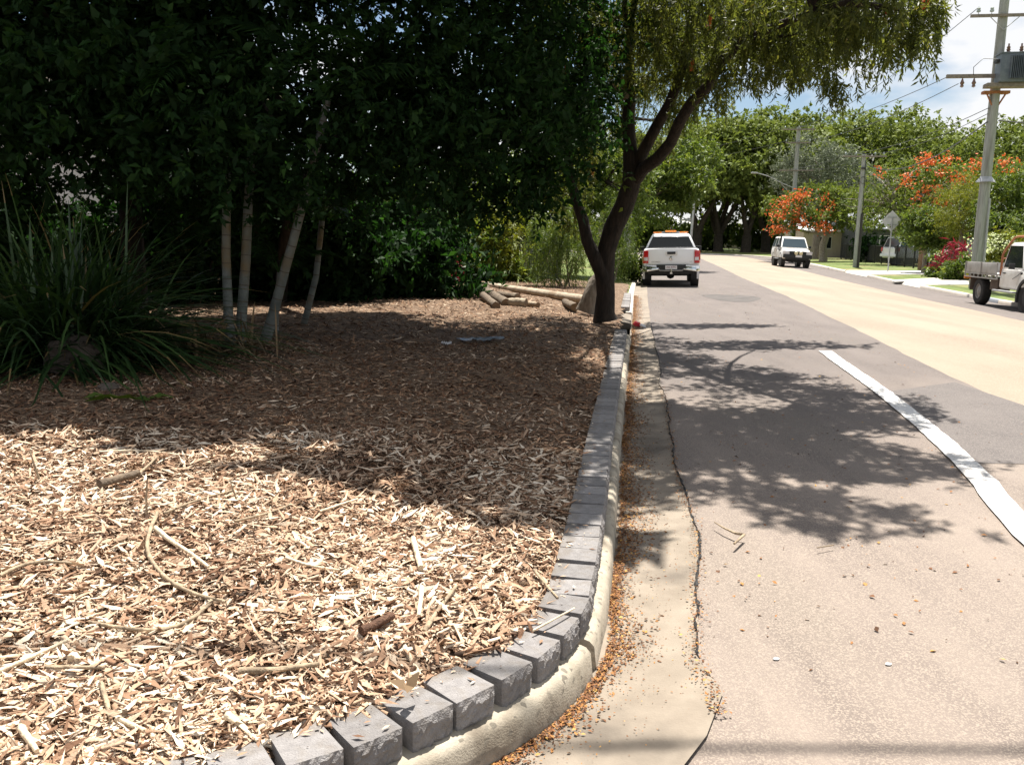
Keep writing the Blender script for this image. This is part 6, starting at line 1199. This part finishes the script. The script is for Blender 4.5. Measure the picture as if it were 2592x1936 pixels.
m = MB(); m.box((0, -.05, 7.2), (.9, .3, .1), (0, 0, -.17)); m.cyl((.35, -.1, 7.16), (.1, -.1, 6.72), .03, n=6); m.cyl((-.35, -.1, 7.16), (-.1, -.1, 6.72), .03, n=6); m.build('platform_bracket', 'rust', p1)
m = MB(); m.lathe([(4.02, .2), (4.0, .34), (4.06, .3), (4.2, .19)], 18, 'z'); m.build('possum_guard', 'galv', p1, smooth=40)
m = MB(); m.cyl((.16, -.17, .1), (.14, -.15, 3.4), .05, n=10); m.build('conduit', 'galv', p1, smooth=50)
for k, s in enumerate((-.25, .25)):
    m = MB(); m.tube([(s * 2 - .5, -.3, 7.75), (s * 2 - .6, -.45, 8.0), (s * 2 - .3, -.5, 8.3), (tq.x - .6, tq.y, 8.25)], .012, 6); m.build('jumper_lead', 'wire', p1, smooth=60)
P2 = (21.1, 54.3); p2 = pole('power_pole', P2[0], P2[1], VZ(*P2), 6.85, .145, .115, 'slim grey power pole with a single crossarm beside the driveway')
arm(p2, 6.7, 2.5, .09); arm(p2, 6.0, .28, .12, 'pole_conduit', fwd=-.18, name='cable_clamp')
m = MB(); m.tube([(.13, -.11, .0), (.13, -.11, 3.3)], .085, 10); m.build('cable_guard', 'pole_conduit', p2, smooth=50); m = MB(); m.cyl((.14, -.15, 3.3), (.1, -.1, 6.5), .02, n=8); m.build('riser_cable', 'pole_conduit', p2, smooth=50)
m = MB(); m.tube([(0 + .2 * math.cos(a), -.15, 5.3 + .2 * math.sin(a)) for a in np.linspace(0, 6.28, 13)], .015, 6, cap=False); m.build('cable_loop', 'wire', p2, smooth=60)
m = MB(); m.tube([(.3, -.2, 6.6), (.4, -.22, 6.75), (.5, -.22, 6.62), (.46, -.22, 6.45)], .05, 8); m.build('cable_termination', 'plate_white', p2, smooth=60)
for o in (-1.1, -.5, .6, 1.1): q_ = U_ * o + V_ * -.2; insulator(p2, (q_.x, q_.y, 6.74), s=1.2)
c = at(2003, 598, 70); P3 = (float(c[0]), 70.0); p3 = pole('power_pole', P3[0], P3[1], VZ(23, 70), 10.3, .2, .15, 'tall grey power pole with three crossarms and a street light arm', group=None)
for z, l in ((10.1, 2.4), (9.1, 1.9), (7.0, 2.6)): arm(p3, z, l, .1)
m = MB(); m.tube([(0, -.1, 5.6), (-1.2, -.8, 5.95), (-2.6, -1.5, 6.45), (-3.6, -2.0, 6.62)], .035, 8); m.tube([(0, -.1, 4.9), (-1.3, -.8, 5.9)], .02, 6); la = m.build('lamp_arm', 'galv', p3, smooth=60)
m = MB(); m.box((-3.8, -2.1, 6.62), (.55, .2, .1), (0, 0, .5)); m.build('lamp_head', 'galv', la, bevel=.03)
m = MB(); m.cyl((.17, -.12, 0), (.17, -.12, 3.6), .12, n=10); m.build('cable_guard', 'pole_conduit', p3, smooth=50)
for o in (-1.05, .0, 1.05):
    q_ = U_ * o + V_ * -.2; insulator(p3, (q_.x, q_.y, 10.15), s=1.2); insulator(p3, (q_.x, q_.y, 9.15) if abs(o) < .9 else (q_.x * .85, q_.y * .85, 9.15), s=1.2)
c = at(1750, 600, 62); lp = pole('lamp_pole', float(c[0]), 66.0, .12, 6.2, .10, .08, 'thin leaning grey lamp pole standing behind the white pickup', 'lamp pole', 'galv'); lp.location.x = float(at(1746, 620, 66)[0]); lp.rotation_euler = (0, R(2.2), 0)
c = at(1590, 640, 36); pl_ = pole('lamp_pole', float(c[0]) - .05, 36, .1, 7.0, .16, .12, 'weathered grey-green pole half hidden by leaves left of the pickup', 'pole', 'pole_wood')
# diamond sign seen from behind
sx, sy = 20.3, 47.6; sg = tag(empty('warning_sign', (sx, sy, VZ(sx, sy) - .03)), 'back of a grey diamond warning sign on a thin post by the driveway', 'road sign')
m = MB(); m.cyl((0, 0, 0), (0, .0, 2.95), .035, n=10); m.build('post', 'galv', sg, smooth=50)
m = MB(); s_ = .56; m.slab([(0, .05, 2.75 - s_), (s_, .05, 2.75), (0, .05, 2.75 + s_), (-s_, .05, 2.75)], (0, .012, 0)); sp_ = m.build('sign_panel', 'sign_back', sg, bevel=.003, seg=1)
m = MB(); m.box((0, .035, 2.95), (.5, .02, .04)); m.box((0, .035, 2.55), (.5, .02, .04)); m.build('bracket', 'galv', sp_)
# wires
def wire(name, a, b, sag, r, label, n=14):
    a = np.array(a, float); b = np.array(b, float); pts = [a + (b - a) * t - np.array([0, 0, 4 * sag * t * (1 - t)]) for t in np.linspace(0, 1, n)]
    m = MB(); m.tube(pts, r, 5); return tag(m.build(name, 'wire', None, smooth=60), label, 'wire')
w1 = lambda o, z, f=-.2: (P1[0] + (U_ * o + V_ * f).x, P1[1] + (U_ * o + V_ * f).y, z1 + z)
w2 = lambda o, z, f=-.2: (P2[0] + (U_ * o + V_ * f).x, P2[1] + (U_ * o + V_ * f).y, VZ(*P2) + z)
w3 = lambda o, z, f=-.2: (P3[0] + (U_ * o + V_ * f).x, P3[1] + (U_ * o + V_ * f).y, VZ(23, 70) + z)
wire('power_line', w1(-1.7, 7.72), w3(-1.05, 10.2), .5, .014, 'upper power line from the transformer arm to the tall far pole, left strand')
wire('power_line', w1(-1.35, 7.45), w3(0, 9.2), .5, .014, 'power line sloping from the transformer arm, second strand')
wire('power_line', w1(-.2, 6.6, -.1), w2(-1.1, 6.8), .35, .014, 'black line from below the platform to the slim pole, outer strand')
wire('power_line', w1(-.2, 6.4, -.1), w2(-.5, 6.8), .45, .012, 'thin line from below the platform to the slim pole, inner strand')
wire('service_cable', w1(-.2, 6.1, -.1), w2(.5, 6.0), .7, .026, 'thick bundled service cable sagging from the transformer pole')
wire('power_line', w2(-1.1, 6.82), w3(-1.0, 7.1), .3, .012, 'line between the slim pole and the tall far pole, left strand')
wire('power_line', w2(1.1, 6.82), w3(1.0, 7.1), .3, .012, 'line between the slim pole and the tall far pole, right strand')
wire('power_line', w3(-1.05, 10.2), (10, 112, 10.5), .6, .014, 'power line running on from the tall pole towards the bend, upper')
wire('power_line', w3(-.8, 9.2), (9, 110, 9.6), .6, .014, 'power line running on from the tall pole towards the bend, lower')
wire('service_cable', w1(.2, 6.15, -.1), (32, 33, 6.2), .3, .024, 'service cable leaving the transformer pole to the right')
wire('power_line', w1(-.9, 10.1), w3(.0, 10.2), .6, .014, 'faint line rising from the far pole to the top crossarm')
# lines over the junction near the camera: their shadows cross the seal in the foreground
wire('overhead_cable', (-14, 5.14, 7.9), (P1[0] - 2, 4.34, 7.6), .3, .027, 'overhead cable whose shadow crosses the road in the foreground')
wire('overhead_cable', (-14, 5.95, 8.2), (P1[0] - 2, 5.2, 7.9), .3, .02, 'thin overhead cable with a faint shadow further up the road')

# ================================================================== sticks and bits on the mulch and road
def stick(pts, r0, r1, label, mat='stick', lift=.028, name='stick', cat='stick', n=7):
    P = []; r0 *= 1.1; r1 *= 1.1
    for (x, y) in pts:
        q0 = g(x, y, .27); z = zb(q0[0], q0[1]); q0 = g(x, y, z); P.append((q0[0], q0[1], z + lift + r0))
    P = [np.array(p) for p in P]
    for _ in range(2):
        r_ = [P[0]]
        for a, b in zip(P[:-1], P[1:]): r_ += [a * .75 + b * .25, a * .25 + b * .75]
        r_.append(P[-1]); P = r_
    k = len(P); m = MB(); m.tube(P, [r0 + (r1 - r0) * i / (k - 1) for i in range(k)], n, wob=.25); return tag(m.build(name, mat, None, smooth=60), label, cat)
Z8 = lambda *p: [(x * .506, 1100 + y * .506) for x, y in p]
Z7 = lambda *p: [(500 + x * .633, 1300 + y * .633) for x, y in p]
stick(Z8((790, 430), (745, 530), (735, 640), (830, 770), (980, 850), (1130, 885)), .009, .006, 'curved grey branch arcing through the middle of the sunny mulch')
stick(Z8((780, 510), (860, 580), (960, 640), (1045, 710)), .011, .005, 'straight pale stick just right of the curved branch', 'stick_pale')
stick(Z8((1060, 880), (980, 965), (830, 1035), (620, 1020), (450, 985)), .008, .005, 'long grey stick below the curved branch')
stick(Z8((0, 752), (90, 705), (190, 675), (390, 688)), .008, .005, 'bowed brown branch at the left edge of the mulch')
stick(Z8((0, 1238), (160, 1165), (340, 1080)), .008, .005, 'thin pale stick at lower left', 'stick_pale')
stick(Z8((500, 296), (600, 265), (695, 238)), .02, .018, 'short thick branch stub at the edge of the shade', 'log_brown')
stick(Z8((690, 235), (740, 190), (790, 140)), .008, .004, 'thin twig rising from the thick branch stub')
stick(Z8((500, 115), (700, 105), (900, 130)), .006, .004, 'straight pale twig in the shade line at left', 'stick_pale')
stick(Z8((820, 430), (960, 370), (1170, 310)), .006, .004, 'thin twig running up right towards the upright twig')
stick(Z8((1175, 470), (1340, 430), (1450, 385)), .006, .004, 'grey twig right of centre in the sunny mulch')
stick(Z8((1600, 420), (1700, 385), (1790, 355)), .007, .005, 'pale stick near the shade at right of the mulch', 'stick_pale')
stick(Z8((230, 1215), (420, 1218), (530, 1215)), .007, .005, 'level grey stick at lower left of the mulch')
stick(Z8((1200, 1245), (1380, 1240), (1600, 1205)), .012, .006, 'grey weathered stick near the lower right of the mulch')
stick(Z8((1140, 1470), (1210, 1520), (1290, 1600)), .013, .004, 'pale wedge of split wood in front of the edging', 'stick_pale')
stick(Z8((110, 1530), (150, 1590), (190, 1650)), .011, .006, 'broad pale splinter at the bottom left corner', 'stick_pale')
stick(Z8((360, 1180), (375, 1150), (395, 1190)), .012, .008, 'short white chip standing out at lower left', 'stick_pale')
stick(Z8((590, 1480), (680, 1520), (780, 1570)), .009, .005, 'pale stick lying low in the left foreground', 'stick_pale')
stick(Z8((510, 1300), (540, 1400), (560, 1500)), .008, .004, 'bent brown twig in the lower left foreground')
stick(Z8((1430, 655), (1560, 700), (1700, 718)), .006, .004, 'thin pale twig at right of the sunny mulch', 'stick_pale')
stick(Z7((905, 512), (965, 420), (1035, 325)), .009, .006, 'straight stick slanting up right near the edging')
stick(Z7((862, 135), (876, 190), (893, 255)), .012, .011, 'broad pale wood slab in the middle of the mulch', 'stick_pale')
stick(Z7((820, 560), (850, 620), (892, 690)), .009, .005, 'thin pale splinter beside the dark bark slab', 'stick_pale')
stick(Z7((895, 330), (893, 380), (885, 450)), .010, .007, 'short pale stick left of the slanting stick', 'stick_pale')
stick(Z7((655, 520), (715, 490), (780, 455)), .016, .013, 'dark reddish slab of bark in the right foreground', 'bark_piece', name='bark_slab', cat='bark')
stick(Z7((1345, 255), (1395, 320), (1440, 370)), .006, .004, 'thin curved twig close to the edging blocks')
stick(Z7((1340, 525), (1420, 480), (1505, 432)), .004, .003, 'pale thin twig lying across the top of the edging', 'stick_pale', lift=.05)
def upright(x, y, h, lean, r, label):
    b0 = g(x, y, .28); m = MB(); m.tube([b0 + [0, 0, -.02], b0 + [lean * .5, 0, h * .55], b0 + [lean, .02, h]], [r, r * .8, r * .5], 6); tag(m.build('twig', 'stick', None, smooth=60), label, 'twig')
upright(372, 1322, .21, .005, .006, 'thin twig standing upright out of the sunny mulch')
upright(607, 1283, .13, -.05, .006, 'short leaning twig right of the upright one')
upright(112, 1240, .2, -.07, .007, 'pale stalk leaning left near the shade at far left')
# dry curled leaves by the edging
c = np.array(g(1030, 1765, .24)); root = tree_root('dry_leaf', c, 'curled brown dry leaf behind the edging blocks', 'leaf'); c[2] += .02
for d_ in [(.3, .2, .5), (-.5, .1, .4), (.1, -.4, .35)]: under(leafmesh('blade', np.array([c]), np.array([d_]), np.array([[.3, -.4, 1]]), [.065], [.035], 'leaf_dry', None, [.3], droop=.3, fold=.3), root)
# forked twig on the road
pts = [Vector((*g(x, y, .04)[:2], .06)) for x, y in [(1808, 1330), (1832, 1345), (1860, 1358), (1883, 1362), (1858, 1385)]]
m = MB(); m.tube(pts, [.003, .005, .007, .008, .006], 7); tag(m.build('fallen_twig', 'stick', None, smooth=60), 'forked grey twig lying on the sealed road', 'twig')
pts = [Vector((*g(x, y, .04)[:2], .055)) for x, y in [(2068, 1393), (2092, 1389), (2110, 1386)]]; m = MB(); m.tube(pts, .003, 6); tag(m.build('fallen_twig', 'stick', None, smooth=60), 'tiny straight twig on the road right of the forked one', 'twig')
# litter in the gutter
c = g(1612, 828, .01); lt = tag(empty('litter_packet', (c[0], c[1], .02)), 'crumpled red and white packet in the gutter near the tree', 'litter')
m = MB(); m.box((0, 0, .05), (.13, .09, .08), (.3, .2, .5), taper=.7); m.build('red_side', 'red_litter', lt, bevel=.015); m = MB(); m.box((.1, -.06, .03), (.12, .08, .04), (.1, .3, .2), taper=.6); m.build('white_side', 'plate_white', lt, bevel=.01)
for (x, y, lab) in [(1966, 1650, 'small white paper scrap on the road, left of the flat one'), (2250, 1668, 'flat pale disc of litter on the sunny road')]:
    c = g(x, y, .05); m = MB(); m.slab([(c[0] + .013 * math.cos(a) * (1 + .3 * math.sin(2 * a)), c[1] + .011 * math.sin(a), road_z(c[0], c[1]) + .004) for a in np.linspace(0, 6.28, 10)[:-1]], (0, 0, .0015)); tag(m.build('paper_scrap', 'galv', None), lab, 'litter')
